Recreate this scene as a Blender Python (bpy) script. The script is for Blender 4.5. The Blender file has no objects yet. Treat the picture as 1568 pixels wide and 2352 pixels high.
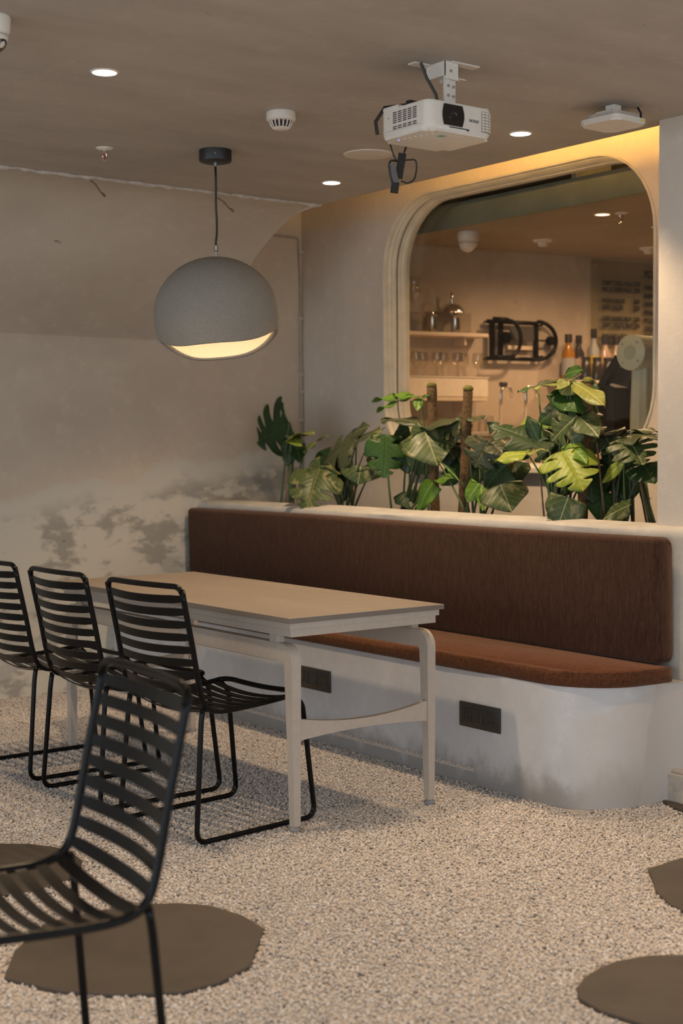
import bpy, bmesh, math, random
from mathutils import Vector, Matrix
import numpy as np
S = bpy.context.scene
COL = S.collection
random.seed(7)
PI = math.pi

# ------------------------------------------------------------------ camera, world, exposure
YAW, PITCH, ROLL, F = .6475, .0468, -.0048, 3264.5
def cam_axes():
    right0 = Vector((math.cos(YAW), -math.sin(YAW), 0))
    fwd0 = Vector((math.sin(YAW), math.cos(YAW), 0))
    fwd = fwd0 * math.cos(PITCH) - Vector((0, 0, 1)) * math.sin(PITCH)
    up = fwd0 * math.sin(PITCH) + Vector((0, 0, 1)) * math.cos(PITCH)
    r = right0 * math.cos(ROLL) + up * math.sin(ROLL)
    u = -right0 * math.sin(ROLL) + up * math.cos(ROLL)
    return r, u, fwd
CR, CU, CF = cam_axes()
EYE = Vector((0, 0, 1.3))
cd = bpy.data.cameras.new('camera'); cam = bpy.data.objects.new('camera', cd); COL.objects.link(cam)
cam.matrix_world = Matrix(((CR.x, CU.x, -CF.x, EYE.x), (CR.y, CU.y, -CF.y, EYE.y), (CR.z, CU.z, -CF.z, EYE.z), (0, 0, 0, 1)))
cd.sensor_fit = 'VERTICAL'; cd.sensor_height = 36; cd.lens = F / 2352 * 36
cd.clip_start = .05
cd.dof.use_dof = True; cd.dof.focus_distance = 5.15; cd.dof.aperture_fstop = 2.7
S.camera = cam
S.cycles.transparent_max_bounces = 40

S.view_settings.view_transform = 'Standard'; S.view_settings.look = 'None'
S.view_settings.gamma = 1; S.view_settings.use_curve_mapping = False
S.view_settings.exposure = 0.14

w = bpy.data.worlds.new('daylight'); S.world = w; w.use_nodes = True
bg = w.node_tree.nodes['Background']
bg.inputs[0].default_value = (.80, .895, 1.0, 1); bg.inputs[1].default_value = 2.2

WARM = (1.0, .71, .44)
def spot(loc, power, size=2.0, blend=.5, color=WARM, rad=.04):
    l = bpy.data.lights.new('ceiling_spot', 'SPOT'); l.energy = power; l.spot_size = size; l.spot_blend = blend
    l.color = color; l.shadow_soft_size = rad
    o = bpy.data.objects.new('ceiling_spot', l); COL.objects.link(o); o.location = loc
    return o
# downlights of the same ceiling grid, beyond the frame
for p in ((2.185, 2.75), (3.9, 2.75), (.46, 4.14), (.46, 2.75), (2.185, 1.4), (.46, 1.4), (3.9, 1.4)):
    spot((p[0], p[1], 2.46), 62, 1.3, .8)

# ------------------------------------------------------------------ pixel ray -> world point at a real plane
def ray(px, py):
    return CR * ((px - 784) / F) - CU * ((py - 1176) / F) + CF
def at(px, py, x=None, y=None, z=None):
    r = ray(px, py)
    k = x / r.x if x is not None else (y / r.y if y is not None else (z - 1.3) / r.z)
    return EYE + r * k

# ------------------------------------------------------------------ material helpers
def new_mat(name):
    m = bpy.data.materials.new(name); m.use_nodes = True
    nt = m.node_tree; b = nt.nodes['Principled BSDF']
    return m, nt, b
def N(nt, t, **kw):
    n = nt.nodes.new(t)
    for k, v in kw.items(): setattr(n, k, v)
    return n
def pos(nt, local=False):
    if local: return N(nt, 'ShaderNodeTexCoord').outputs['Object']
    return N(nt, 'ShaderNodeNewGeometry').outputs['Position']
def noise(nt, vec, scale, detail=4, rough=.55, stretch=None):
    n = N(nt, 'ShaderNodeTexNoise'); n.inputs['Scale'].default_value = scale
    n.inputs['Detail'].default_value = detail; n.inputs['Roughness'].default_value = rough
    if stretch:
        mp = N(nt, 'ShaderNodeMapping'); mp.inputs['Scale'].default_value = stretch
        nt.links.new(vec, mp.inputs['Vector']); vec = mp.outputs[0]
    nt.links.new(vec, n.inputs['Vector'])
    return n.outputs['Fac']
def ramp(nt, fac, stops):
    r = N(nt, 'ShaderNodeValToRGB'); el = r.color_ramp.elements
    while len(el) < len(stops): el.new(.5)
    for e, (p, c) in zip(el, stops):
        e.position = p; e.color = (*c, 1) if len(c) == 3 else c
    nt.links.new(fac, r.inputs[0]); return r.outputs[0]
def math_(nt, op, a, b=None, clamp=False):
    n = N(nt, 'ShaderNodeMath', operation=op); n.use_clamp = clamp
    for i, v in enumerate((a, b)):
        if v is None: continue
        if isinstance(v, (int, float)): n.inputs[i].default_value = v
        else: nt.links.new(v, n.inputs[i])
    return n.outputs[0]
def smooth(nt, v, lo, hi):
    n = N(nt, 'ShaderNodeMapRange', interpolation_type='SMOOTHSTEP')
    n.inputs['From Min'].default_value = lo; n.inputs['From Max'].default_value = hi
    nt.links.new(v, n.inputs['Value']); return n.outputs['Result']
def mix(nt, f, a, b, mode='MIX'):
    n = N(nt, 'ShaderNodeMix', data_type='RGBA', blend_type=mode)
    for sock, v in ((n.inputs['Factor'], f), (n.inputs[6], a), (n.inputs[7], b)):
        if isinstance(v, tuple): sock.default_value = (*v, 1)
        elif isinstance(v, (int, float)): sock.default_value = v
        else: nt.links.new(v, sock)
    return n.outputs[2]
def bump(nt, b, h, strength=.3, dist=.01):
    n = N(nt, 'ShaderNodeBump'); n.inputs['Strength'].default_value = strength; n.inputs['Distance'].default_value = dist
    nt.links.new(h, n.inputs['Height']); nt.links.new(n.outputs[0], b.inputs['Normal'])
def simple(name, col, rough=.5, metal=0, spec=.5, var=.06, scale=30, bmp=0, emit=None):
    m, nt, b = new_mat(name)
    n = noise(nt, pos(nt, True), scale)
    lo = tuple(max(0, c * (1 - var)) for c in col); hi = tuple(min(1, c * (1 + var)) for c in col)
    nt.links.new(ramp(nt, n, [(.3, lo), (.7, hi)]), b.inputs['Base Color'])
    b.inputs['Roughness'].default_value = rough; b.inputs['Metallic'].default_value = metal
    b.inputs['Specular IOR Level'].default_value = spec
    if bmp: bump(nt, b, n, bmp, .003)
    if emit:
        b.inputs['Emission Color'].default_value = (*emit[0], 1); b.inputs['Emission Strength'].default_value = emit[1]
    return m
def plaster(name, c1, c2, scale=2.2, streak=(1, 1, 1), bmp=.25, rough=.75, spots=True):
    m, nt, b = new_mat(name); p = pos(nt)
    n1 = noise(nt, p, scale, 8, .6, streak); n2 = noise(nt, p, 14, 6, .6); n3 = noise(nt, p, 90, 3)
    c = ramp(nt, n1, [(.32, c1), (.66, c2)])
    c = mix(nt, math_(nt, 'MULTIPLY', smooth(nt, n2, .5, .8), .4), c, tuple(x * 1.25 for x in c2))
    if spots: c = mix(nt, math_(nt, 'MULTIPLY', smooth(nt, noise(nt, p, 23, 2), .74, .8), .5), c, tuple(x * .4 for x in c1))
    nt.links.new(c, b.inputs['Base Color']); b.inputs['Roughness'].default_value = rough
    b.inputs['Specular IOR Level'].default_value = .3
    h = math_(nt, 'ADD', math_(nt, 'MULTIPLY', n2, 1.0), math_(nt, 'MULTIPLY', n3, .25))
    bump(nt, b, h, bmp, .006)
    return m, nt, b, c, p

# surface colours
M = {}
M['ceiling'] = plaster('ceiling_plaster', (.37, .325, .275), (.45, .40, .34), 1.6, (1, 3.2, 1), .3, .7)[0]
M['window_wall'] = plaster('window_wall_plaster', (.52, .46, .385), (.60, .535, .45), 2.0, (1, 1, .5), .3)[0]
M['pillar'] = plaster('pillar_plaster', (.55, .48, .40), (.63, .56, .47), 2.0, (1, 1, .5), .25)[0]
M['ledge'] = plaster('ledge_plaster', (.37, .36, .335), (.46, .445, .41), 5, (1, 1, 1), .5)[0]
M['bar_wall'] = plaster('bar_wall_plaster', (.44, .36, .28), (.52, .43, .34), 2.5, (1, 1, 1), .2)[0]
M['bar_ceiling'] = plaster('bar_ceiling_plaster', (.30, .25, .20), (.36, .30, .24), 2, (1, 1, 1), .2)[0]
M['soffit'] = plaster('soffit_plaster', (.40, .36, .30), (.46, .42, .36), 3)[0]
# left wall with its damp-stained, re-plastered lower part
m, nt, b, c, p = plaster('left_wall_plaster', (.48, .415, .33), (.57, .50, .405), 1.5, (1, 1, 1.5), .3)
sx = N(nt, 'ShaderNodeSeparateXYZ'); nt.links.new(p, sx.inputs[0])
zl = math_(nt, 'ADD', math_(nt, 'MULTIPLY', math_(nt, 'SUBTRACT', sx.outputs[0], 3.0), .165), 1.02)
nz = math_(nt, 'MULTIPLY', math_(nt, 'SUBTRACT', noise(nt, p, 2.6, 3), .5), .34)
d = math_(nt, 'ADD', math_(nt, 'SUBTRACT', zl, sx.outputs[2]), nz)
mask = smooth(nt, d, -.012, .035)
c = mix(nt, math_(nt, 'MULTIPLY', mask, .9), c, (.55, .53, .46))
blot = smooth(nt, noise(nt, p, 4.6, 7, .62, (1, 1, 1.9)), .475, .58)
c = mix(nt, math_(nt, 'MULTIPLY', math_(nt, 'MULTIPLY', blot, smooth(nt, d, .06, .2)), .75), c, (.25, .24, .21))
pal = smooth(nt, noise(nt, p, 3.4, 4, .5, (1, 1, 2.4)), .55, .62)
c = mix(nt, math_(nt, 'MULTIPLY', math_(nt, 'MULTIPLY', pal, smooth(nt, d, .1, .25)), .5), c, (.50, .49, .45))
c = mix(nt, math_(nt, 'MULTIPLY', smooth(nt, noise(nt, p, 7, 2, .5, (1, 1, 4)), .765, .79), .75), c, (.11, .10, .085))
nt.links.new(c, b.inputs['Base Color']); M['left_wall'] = m
# bench base, dirt near the gravel, beige re-plastered end
m, nt, b, c, p = plaster('bench_base_plaster', (.45, .46, .475), (.54, .55, .56), 3, (1, 1, .5), .3, .55)
sx = N(nt, 'ShaderNodeSeparateXYZ'); nt.links.new(p, sx.inputs[0])
dirt = smooth(nt, math_(nt, 'ADD', math_(nt, 'SUBTRACT', .14, sx.outputs[2]), math_(nt, 'MULTIPLY', math_(nt, 'SUBTRACT', noise(nt, p, 6, 5, .65, (1, 1, .6)), .5), .34)), -.02, .12)
c = mix(nt, math_(nt, 'MULTIPLY', dirt, .72), c, (.20, .175, .145))
be = math_(nt, 'ADD', math_(nt, 'ADD', math_(nt, 'SUBTRACT', sx.outputs[0], 3.93), math_(nt, 'MULTIPLY', math_(nt, 'SUBTRACT', .22, sx.outputs[2]), .22)), math_(nt, 'MULTIPLY', math_(nt, 'SUBTRACT', noise(nt, p, 5, 4), .5), .10))
c = mix(nt, math_(nt, 'MULTIPLY', smooth(nt, be, 0, .012), .85), c, (.44, .41, .385))
warm = smooth(nt, math_(nt, 'ADD', math_(nt, 'SUBTRACT', .36, sx.outputs[2]), math_(nt, 'ADD', math_(nt, 'MULTIPLY', math_(nt, 'SUBTRACT', sx.outputs[0], 3.80), .5), math_(nt, 'MULTIPLY', math_(nt, 'SUBTRACT', noise(nt, p, 4, 3), .5), .2))), 0, .03)
c = mix(nt, math_(nt, 'MULTIPLY', math_(nt, 'MULTIPLY', warm, smooth(nt, sx.outputs[0], 3.66, 3.74)), .6), c, (.50, .465, .43))
nt.links.new(c, b.inputs['Base Color']); M['bench'] = m
M['end_wall'] = plaster('end_wall_plaster', (.46, .42, .38), (.53, .49, .44), 2.2, (1, 1, .6), .25)[0]
M['curb'] = simple('curb_paint', (.46, .40, .33), .7, var=.15, bmp=.2)
M['trim_white'] = simple('rough_white_plaster', (.52, .46, .40), .85, var=.2, scale=60, bmp=.6)
M['frame_paint'] = simple('cream_frame_paint', (.56, .53, .43), .5, var=.1, scale=12, bmp=.1)
M['groove'] = simple('groove_shade', (.03, .03, .025), .8)  # shade of the frame groove put into the colour
M['conduit'] = simple('painted_conduit', (.40, .335, .27), .6, var=.15)
# gravel
m, nt, b = new_mat('gravel_stone')
oi = N(nt, 'ShaderNodeObjectInfo')
c = ramp(nt, oi.outputs['Random'], [(0, (.10, .10, .10)), (.03, (.26, .25, .25)), (.07, (.46, .44, .42)), (.13, (.50, .46, .43)), (.45, (.58, .525, .475)), (.8, (.66, .62, .58)), (1, (.74, .72, .70))])
c = mix(nt, .35, c, ramp(nt, noise(nt, pos(nt), 160, 3), [(.3, (.5, .47, .44)), (.7, (.82, .78, .72))]), 'MULTIPLY')
nt.links.new(c, b.inputs['Base Color']); b.inputs['Roughness'].default_value = .75; M['gravel'] = m
m, nt, b = new_mat('gravel_bed')
v = N(nt, 'ShaderNodeTexVoronoi'); v.inputs['Scale'].default_value = 110; nt.links.new(pos(nt), v.inputs['Vector'])
sp = N(nt, 'ShaderNodeSeparateColor'); nt.links.new(v.outputs['Color'], sp.inputs[0])
c = ramp(nt, sp.outputs[0], [(0, (.26, .25, .24)), (.2, (.46, .42, .385)), (1, (.58, .53, .485))])
nt.links.new(c, b.inputs['Base Color']); b.inputs['Roughness'].default_value = .9
bump(nt, b, v.outputs['Distance'], .8, .006); M['bed'] = m
M['slab'] = plaster('stone_slab_brown', (.056, .046, .038), (.076, .063, .052), 5, (1, 1, 1), .15, .6)[0]
# fabrics
def fabric(name, c1, c2, stretch):
    m, nt, b = new_mat(name); p = pos(nt)
    n = math_(nt, 'ADD', math_(nt, 'MULTIPLY', noise(nt, p, 80, 5, .8, stretch), .6), math_(nt, 'MULTIPLY', noise(nt, p, 26, 4, .7, stretch), .4)); n2 = noise(nt, p, 3, 3)
    c = ramp(nt, n, [(.40, c1), (.60, c2)])
    c = mix(nt, .35, c, ramp(nt, n2, [(.3, (.55, .55, .55)), (.7, (1, 1, 1))]), 'MULTIPLY')
    nt.links.new(c, b.inputs['Base Color']); b.inputs['Roughness'].default_value = .95
    b.inputs['Specular IOR Level'].default_value = .1
    b.inputs['Sheen Weight'].default_value = .35; b.inputs['Sheen Roughness'].default_value = .4
    b.inputs['Sheen Tint'].default_value = (.75, .52, .40, 1)
    bump(nt, b, n, .6, .004); return m
M['back_fabric'] = fabric('brown_chenille_shaded', (.030, .015, .009), (.080, .040, .027), (4, 4, .5))  # shaded copy of the bench fabric for the upright backrest
M['seat_fabric'] = fabric('brown_chenille_lit', (.055, .021, .010), (.14, .057, .027), (3, 3, 3))  # lit copy of the same fabric, overhead light put into its oranger tone
M['table_top'] = plaster('tabletop_laminate', (.178, .150, .125), (.205, .174, .146), 6, (1, .3, 1), .05, .5, False)[0]
M['table_metal'] = simple('greige_powder_coat', (.44, .385, .325), .42, var=.05, scale=50)
M['glide'] = simple('grey_plastic_glide', (.22, .21, .20), .6)
M['black_metal'] = simple('black_powder_coat', (.004, .004, .0042), .27, spec=.16, var=.2, scale=40)
M['black_plastic'] = simple('black_plastic', (.014, .013, .012), .45, var=.2)
M['socket'] = simple('dark_bronze_plastic', (.030, .026, .021), .4, var=.1)
M['socket_dark'] = simple('socket_hole', (.004, .004, .004), .7)
M['lamp_shell'] = simple('lamp_grey_composite', (.27, .245, .205), .85, var=.12, scale=160, bmp=.9)
M['lamp_inner'] = simple('lamp_inner_cream', (.74, .64, .50), .9, var=.06, scale=120, bmp=.5)
M['white_plastic'] = simple('white_plastic', (.69, .63, .55), .4, var=.03)
M['white_metal'] = simple('white_powder_coat', (.69, .63, .55), .45, var=.04)
M['vent_dark'] = simple('vent_shadow', (.06, .045, .04), .8)
M['lens'] = simple('lens_glass_black', (.004, .005, .006), .05, spec=.8)
M['chrome'] = simple('chrome', (.75, .73, .70), .18, metal=1, var=.02)
M['red_glass'] = simple('red_glass_bulb', (.5, .03, .02), .2)
M['glow'] = simple('lamp_glow_white', (.9, .9, .9), .5, emit=((1, .9, .8), 14))
M['glow_warm'] = simple('lamp_glow_warm', (.9, .8, .6), .5, emit=((1, .78, .5), 2.5))
M['led'] = simple('led_yellow', (.9, .7, .3), .5, emit=((1.0, .55, .14), 130))
M['led_bar'] = simple('led_yellow_bar', (.9, .7, .3), .5, emit=((1.0, .60, .17), 5))
M['screw'] = simple('steel_screw', (.35, .34, .32), .35, metal=1)
M['ink'] = simple('black_ink', (.02, .02, .02), .6)
M['grey_ink'] = simple('grey_ink', (.10, .088, .078), .6)
M['yellow_ink'] = simple('yellow_ink', (.65, .60, .10), .6)
M['teal_label'] = simple('teal_label', (.20, .42, .40), .5)
M['soil'] = simple('potting_soil', (.05, .035, .025), .95, var=.4, scale=80, bmp=.9)
M['moss'] = simple('moss_coir', (.10, .058, .022), .95, var=.55, scale=90, bmp=1)
M['moss_green'] = simple('moss_green', (.12, .11, .022), .95, var=.4, scale=90, bmp=1)
M['stem'] = simple('stem_green', (.075, .135, .035), .45, var=.25, scale=10)
M['stem_dark'] = simple('stem_dark_green', (.035, .06, .022), .45, var=.25, scale=10)
M['stake'] = simple('bamboo_stake', (.20, .125, .08), .7, var=.2)
M['tie'] = simple('blue_tie', (.03, .10, .13), .5)
M['mint'] = simple('mint_enamel', (.56, .60, .49), .35, var=.03)
M['mint_dark'] = simple('mint_enamel_ring', (.40, .44, .36), .4)
M['shelf'] = simple('cream_shelf', (.62, .50, .37), .5, var=.05)
M['teal_beam'] = simple('grey_green_beam', (.20, .22, .18), .6, var=.12, scale=6)
M['recess_shade'] = simple('recess_shade', (.06, .05, .04), .8)  # darkness of the recess above the bar ceiling, as a colour
M['amber'] = simple('amber_liquid', (.30, .13, .02), .12, var=.1)
M['bottle_dark'] = simple('dark_bottle_glass', (.035, .03, .025), .1, spec=.7)
M['bottle_pale'] = simple('pale_bottle', (.42, .30, .22), .2, var=.1)
M['bottle_yellow'] = simple('yellow_label', (.60, .42, .06), .4)
M['bottle_grey'] = simple('grey_label', (.30, .30, .29), .4)
M['cap'] = simple('black_cap', (.03, .026, .024), .4)
M['rack_white'] = simple('white_rack_plastic', (.70, .62, .50), .5)
M['charcoal_door'] = simple('dark_panel', (.05, .045, .04), .6)
def glass(name, tint, opacity=.15):
    m, nt, b = new_mat(name)
    out = [n for n in nt.nodes if n.type == 'OUTPUT_MATERIAL'][0]
    tr = N(nt, 'ShaderNodeBsdfTransparent'); tr.inputs[0].default_value = (*tint, 1)
    gl = N(nt, 'ShaderNodeBsdfGlossy'); gl.inputs['Roughness'].default_value = .03
    fr = N(nt, 'ShaderNodeLayerWeight'); fr.inputs['Blend'].default_value = .5
    n = noise(nt, pos(nt), 4)
    f = math_(nt, 'ADD', math_(nt, 'ADD', math_(nt, 'MULTIPLY', math_(nt, 'POWER', fr.outputs['Facing'], 5), .9), .03), math_(nt, 'MULTIPLY', n, opacity), True)
    mx = N(nt, 'ShaderNodeMixShader'); nt.links.new(f, mx.inputs[0]); nt.links.new(tr.outputs[0], mx.inputs[1]); nt.links.new(gl.outputs[0], mx.inputs[2])
    nt.links.new(mx.outputs[0], out.inputs[0]); return m
M['pane'] = glass('window_pane_glass', (.95, .95, .93), .02)
M['glassware'] = glass('clear_glassware', (.93, .91, .87), .22)
M['acrylic'] = glass('clear_acrylic', (.975, .97, .955), .03)
M['board'] = glass('menu_board_acrylic', (.90, .90, .84), .05)
def leaf_mat(name, base, dark, vein, var=None, gloss=.42, trans=(.2, .3, .02)):
    m, nt, b = new_mat(name); p = pos(nt, True)
    sx = N(nt, 'ShaderNodeSeparateXYZ'); nt.links.new(p, sx.inputs[0])
    ax = math_(nt, 'ABSOLUTE', sx.outputs[0])
    c = ramp(nt, noise(nt, p, 12, 4), [(.3, dark), (.7, base)])
    if var:
        c = mix(nt, math_(nt, 'MULTIPLY', smooth(nt, noise(nt, p, 22, 3, .5, (1, .5, 1)), .54, .62), .7), c, var)
    wv = math_(nt, 'SINE', math_(nt, 'MULTIPLY', math_(nt, 'SUBTRACT', sx.outputs[1], math_(nt, 'MULTIPLY', ax, .8)), 210))
    c = mix(nt, math_(nt, 'MULTIPLY', smooth(nt, wv, .93, 1.0), .35), c, vein)
    c = mix(nt, math_(nt, 'SUBTRACT', 1, smooth(nt, ax, .0012, .003), True), c, vein)
    nt.links.new(c, b.inputs['Base Color']); b.inputs['Roughness'].default_value = gloss
    b.inputs['Specular IOR Level'].default_value = .27
    bump(nt, b, wv, .15, .002)
    return m
LM = {
 'dark': leaf_mat('leaf_dark_green', (.022, .050, .014), (.012, .030, .009), (.055, .09, .035)),
 'mid': leaf_mat('leaf_mid_green', (.036, .092, .014), (.020, .058, .010), (.09, .16, .04)),
 'grey': leaf_mat('leaf_grey_green', (.060, .070, .032), (.034, .046, .020), (.17, .17, .09)),
 'varie': leaf_mat('leaf_variegated', (.060, .085, .028), (.034, .060, .018), (.27, .26, .12), (.20, .18, .085)),
 'lime': leaf_mat('leaf_lime', (.25, .30, .03), (.15, .21, .022), (.40, .42, .10)),
 'olive': leaf_mat('leaf_olive_yellow', (.21, .22, .055), (.13, .155, .035), (.33, .33, .12)),
 'bright': leaf_mat('leaf_bright_green', (.095, .19, .02), (.06, .13, .014), (.20, .30, .07)),
}

# ------------------------------------------------------------------ geometry helpers
def obj(name, bm, mat, parent=None, smooth_=False, kind=None, loc=None):
    me = bpy.data.meshes.new(name)
    bmesh.ops.recalc_face_normals(bm, faces=bm.faces)
    bm.to_mesh(me); bm.free()
    for mm in (mat if isinstance(mat, (list, tuple)) else [mat]): me.materials.append(mm)
    if smooth_:
        for f in me.polygons: f.use_smooth = True
        if smooth_ != 'all': 
            try: me.set_sharp_from_angle(angle=math.radians(40))
            except Exception: pass
    o = bpy.data.objects.new(name, me); COL.objects.link(o)
    if parent: o.parent = parent
    if kind: o['kind'] = kind
    if loc: o.location = loc
    return o
def thing(name, label, cat, loc=(0, 0, 0), rz=0, group=None):
    o = bpy.data.objects.new(name, None); COL.objects.link(o); o.location = loc; o.rotation_euler = (0, 0, rz)
    o.empty_display_size = .05
    tag(o, label, cat, group); return o
def tag(o, label, cat, group=None):
    o['label'] = label; o['category'] = cat
    if group: o['group'] = group
    return o
def BM(): return bmesh.new()
def box(bm, x0, x1, y0, y1, z0, z1, bev=0, seg=2):
    vs = [bm.verts.new((x, y, z)) for x in (x0, x1) for y in (y0, y1) for z in (z0, z1)]
    idx = [(0, 1, 3, 2), (4, 6, 7, 5), (0, 4, 5, 1), (2, 3, 7, 6), (0, 2, 6, 4), (1, 5, 7, 3)]
    fs = [bm.faces.new([vs[i] for i in f]) for f in idx]
    if bev:
        es = list({e for f in fs for e in f.edges})
        bmesh.ops.bevel(bm, geom=es, offset=bev, segments=seg, affect='EDGES', profile=.5)
    return bm
def obox(bm, c, ax, hx, hy, hz, bev=0):
    """oriented box: c centre, ax = yaw"""
    b2 = BM(); box(b2, -hx, hx, -hy, hy, -hz, hz, bev)
    b2.transform(Matrix.Translation(c) @ Matrix.Rotation(ax, 4, 'Z'))
    me = bpy.data.meshes.new('tmp'); b2.to_mesh(me); b2.free(); bm.from_mesh(me); bpy.data.meshes.remove(me); return bm
def prism(bm, pts, z0, z1, bev=0, seg=3, top=True):
    lo = [bm.verts.new((x, y, z0)) for x, y in pts]; hi = [bm.verts.new((x, y, z1)) for x, y in pts]
    n = len(pts)
    bm.faces.new(lo[::-1]); tf = bm.faces.new(hi)
    for i in range(n): bm.faces.new((lo[i], lo[(i + 1) % n], hi[(i + 1) % n], hi[i]))
    if bev: bmesh.ops.bevel(bm, geom=list(tf.edges), offset=bev, segments=seg, affect='EDGES', profile=.5)
    return bm
def tube(bm, pts, r, seg=8, closed=False, caps=True):
    P = [Vector(p) for p in pts]; n = len(P)
    rad = r if isinstance(r, (list, tuple)) else [r] * n
    T = []
    for i in range(n):
        a = P[(i - 1) % n] if (closed or i) else P[0]; c = P[(i + 1) % n] if (closed or i < n - 1) else P[-1]
        T.append((c - a).normalized())
    up = Vector((0, 0, 1)) if abs(T[0].z) < .9 else Vector((1, 0, 0))
    nrm = (up - T[0] * up.dot(T[0])).normalized(); rings = []
    for i in range(n):
        nrm = (nrm - T[i] * nrm.dot(T[i])).normalized(); bn = T[i].cross(nrm)
        rings.append([bm.verts.new(P[i] + (nrm * math.cos(2 * PI * k / seg) + bn * math.sin(2 * PI * k / seg)) * rad[i]) for k in range(seg)])
    m = n if closed else n - 1
    for i in range(m):
        A, B = rings[i], rings[(i + 1) % n]; off = 0
        if closed and i == n - 1:
            off = min(range(seg), key=lambda o: (B[o].co - A[0].co).length)
        for k in range(seg):
            bm.faces.new((A[k], A[(k + 1) % seg], B[(k + 1 + off) % seg], B[(k + off) % seg]))
    if caps and not closed: bm.faces.new(rings[0][::-1]); bm.faces.new(rings[-1])
    return bm
def lathe(bm, prof, seg=24, c=(0, 0, 0), axis='Z'):
    rings = []
    for r, h in prof:
        ring = []
        for k in range(seg):
            a = 2 * PI * k / seg; u, v = r * math.cos(a), r * math.sin(a)
            p = (u, v, h) if axis == 'Z' else ((h, u, v) if axis == 'X' else (u, h, v))
            ring.append(bm.verts.new(Vector(c) + Vector(p)))
        rings.append(ring)
    for A, B in zip(rings, rings[1:]):
        for k in range(seg): bm.faces.new((A[k], A[(k + 1) % seg], B[(k + 1) % seg], B[k]))
    if prof[0][0] > 1e-5: bm.faces.new(rings[0][::-1])
    if prof[-1][0] > 1e-5: bm.faces.new(rings[-1])
    bmesh.ops.remove_doubles(bm, verts=bm.verts, dist=1e-6)
    return bm
def arc(c, r, a0, a1, n):
    return [(c[0] + r * math.cos(a0 + (a1 - a0) * i / n), c[1] + r * math.sin(a0 + (a1 - a0) * i / n)) for i in range(n + 1)]
def fillet_path(pts, rad, n=5):
    """round the inner corners of an open 3D polyline"""
    P = [Vector(p) for p in pts]; out = [P[0]]
    for i in range(1, len(P) - 1):
        a = (P[i - 1] - P[i]); b = (P[i + 1] - P[i]); rr = min(rad, a.length * .49, b.length * .49)
        A = P[i] + a.normalized() * rr; B = P[i] + b.normalized() * rr
        for k in range(n + 1):
            t = k / n; out.append((A * (1 - t) + P[i] * t) * (1 - t) + (P[i] * (1 - t) + B * t) * t)
    out.append(P[-1]); return out
def text_bm(txt, size, depth=.0006, align='CENTER', bold=0):
    cu = bpy.data.curves.new('lettering', 'FONT'); cu.body = txt; cu.size = size; cu.extrude = depth; cu.offset = bold; cu.align_x = align; cu.align_y = 'CENTER'
    o = bpy.data.objects.new('lettering', cu); COL.objects.link(o)
    dg = bpy.context.evaluated_depsgraph_get(); me = bpy.data.meshes.new_from_object(o.evaluated_get(dg))
    bm = BM(); bm.from_mesh(me); bpy.data.objects.remove(o); bpy.data.curves.remove(cu); bpy.data.meshes.remove(me)
    return bm

# ------------------------------------------------------------------ setting
XC, ZC = 4.235, 2.5            # ceiling edge along the cove, ceiling height
XW, YL = 4.924, 6.89           # window wall plane, left (far) wall plane
bm = BM(); box(bm, -4, 9.5, -4, 8, -.06, -.007); obj('floor', bm, M['bed'], kind='structure')
bm = BM(); box(bm, -4, XC, -4, 5.764, ZC, ZC + .07); box(bm, XC - .02, XC, 3.5, 5.764, ZC + .07, ZC + .086); obj('ceiling', bm, M['ceiling'], kind='structure')
bm = BM(); box(bm, 3.5, 9.5, -.5, 7.05, 2.86, 2.93); obj('ceiling_upper', bm, M['soffit'], kind='structure')
# left wall: vertical below, curving over to the ceiling lip, cut off at the cove
prof = [(5.764, 2.5), (5.83, 2.4995), (5.894, 2.494), (5.96, 2.484), (6.029, 2.466), (6.128, 2.425), (6.25, 2.362), (6.333, 2.312), (6.396, 2.262), (6.5, 2.18), (6.6, 2.10), (6.78, 1.97), (YL, 1.885)]
bm = BM()
poly = prof + [(YL, -.06), (7.05, -.06), (7.05, 2.57), (5.764, 2.57)]
A = [bm.verts.new((-4, y, z)) for y, z in poly]; B = [bm.verts.new((XC, y, z)) for y, z in poly]
n = len(poly); bm.faces.new(A); bm.faces.new(B[::-1])
for i in range(n): bm.faces.new((A[i], A[(i + 1) % n], B[(i + 1) % n], B[i]))
box(bm, XC, XW + .2, YL, 7.05, -.06, 2.9); box(bm, XW + .12, 5.32, 6.74, 7.05, -.06, 2.9)  # last box is an unseen filler, added to stop sky light leaking in
obj('wall_left', bm, M['left_wall'], kind='structure', smooth_=True)
# window wall with a rounded opening
WY0, WY1, WZ0, WZ1, WR = 4.212, 6.105, 1.19, 2.622, .37
def rrect(y0, y1, z0, z1, r, n=10):
    p = arc((y1 - r, z1 - r), r, 0, PI / 2, n) + arc((y0 + r, z1 - r), r, PI / 2, PI, n) + arc((y0 + r, z0 + r), r, PI, 1.5 * PI, n) + arc((y1 - r, z0 + r), r, 1.5 * PI, 2 * PI, n)
    return p
def hole_plate(bm, outer, inner, x0, x1):
    for x in (x0, x1):
        vo = [bm.verts.new((x, y, z)) for y, z in outer]; vi = [bm.verts.new((x, y, z)) for y, z in inner]
        es = [bm.edges.new((vo[i], vo[(i + 1) % len(vo)])) for i in range(len(vo))] + [bm.edges.new((vi[i], vi[(i + 1) % len(vi)])) for i in range(len(vi))]
        bmesh.ops.triangle_fill(bm, edges=es, use_beauty=True)
        if x == x0: o0, i0 = vo, vi
    for a, b2 in ((o0, vo), (i0, vi)):
        for i in range(len(a)): bm.faces.new((a[i], a[(i + 1) % len(a)], b2[(i + 1) % len(a)], b2[i]))
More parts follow.
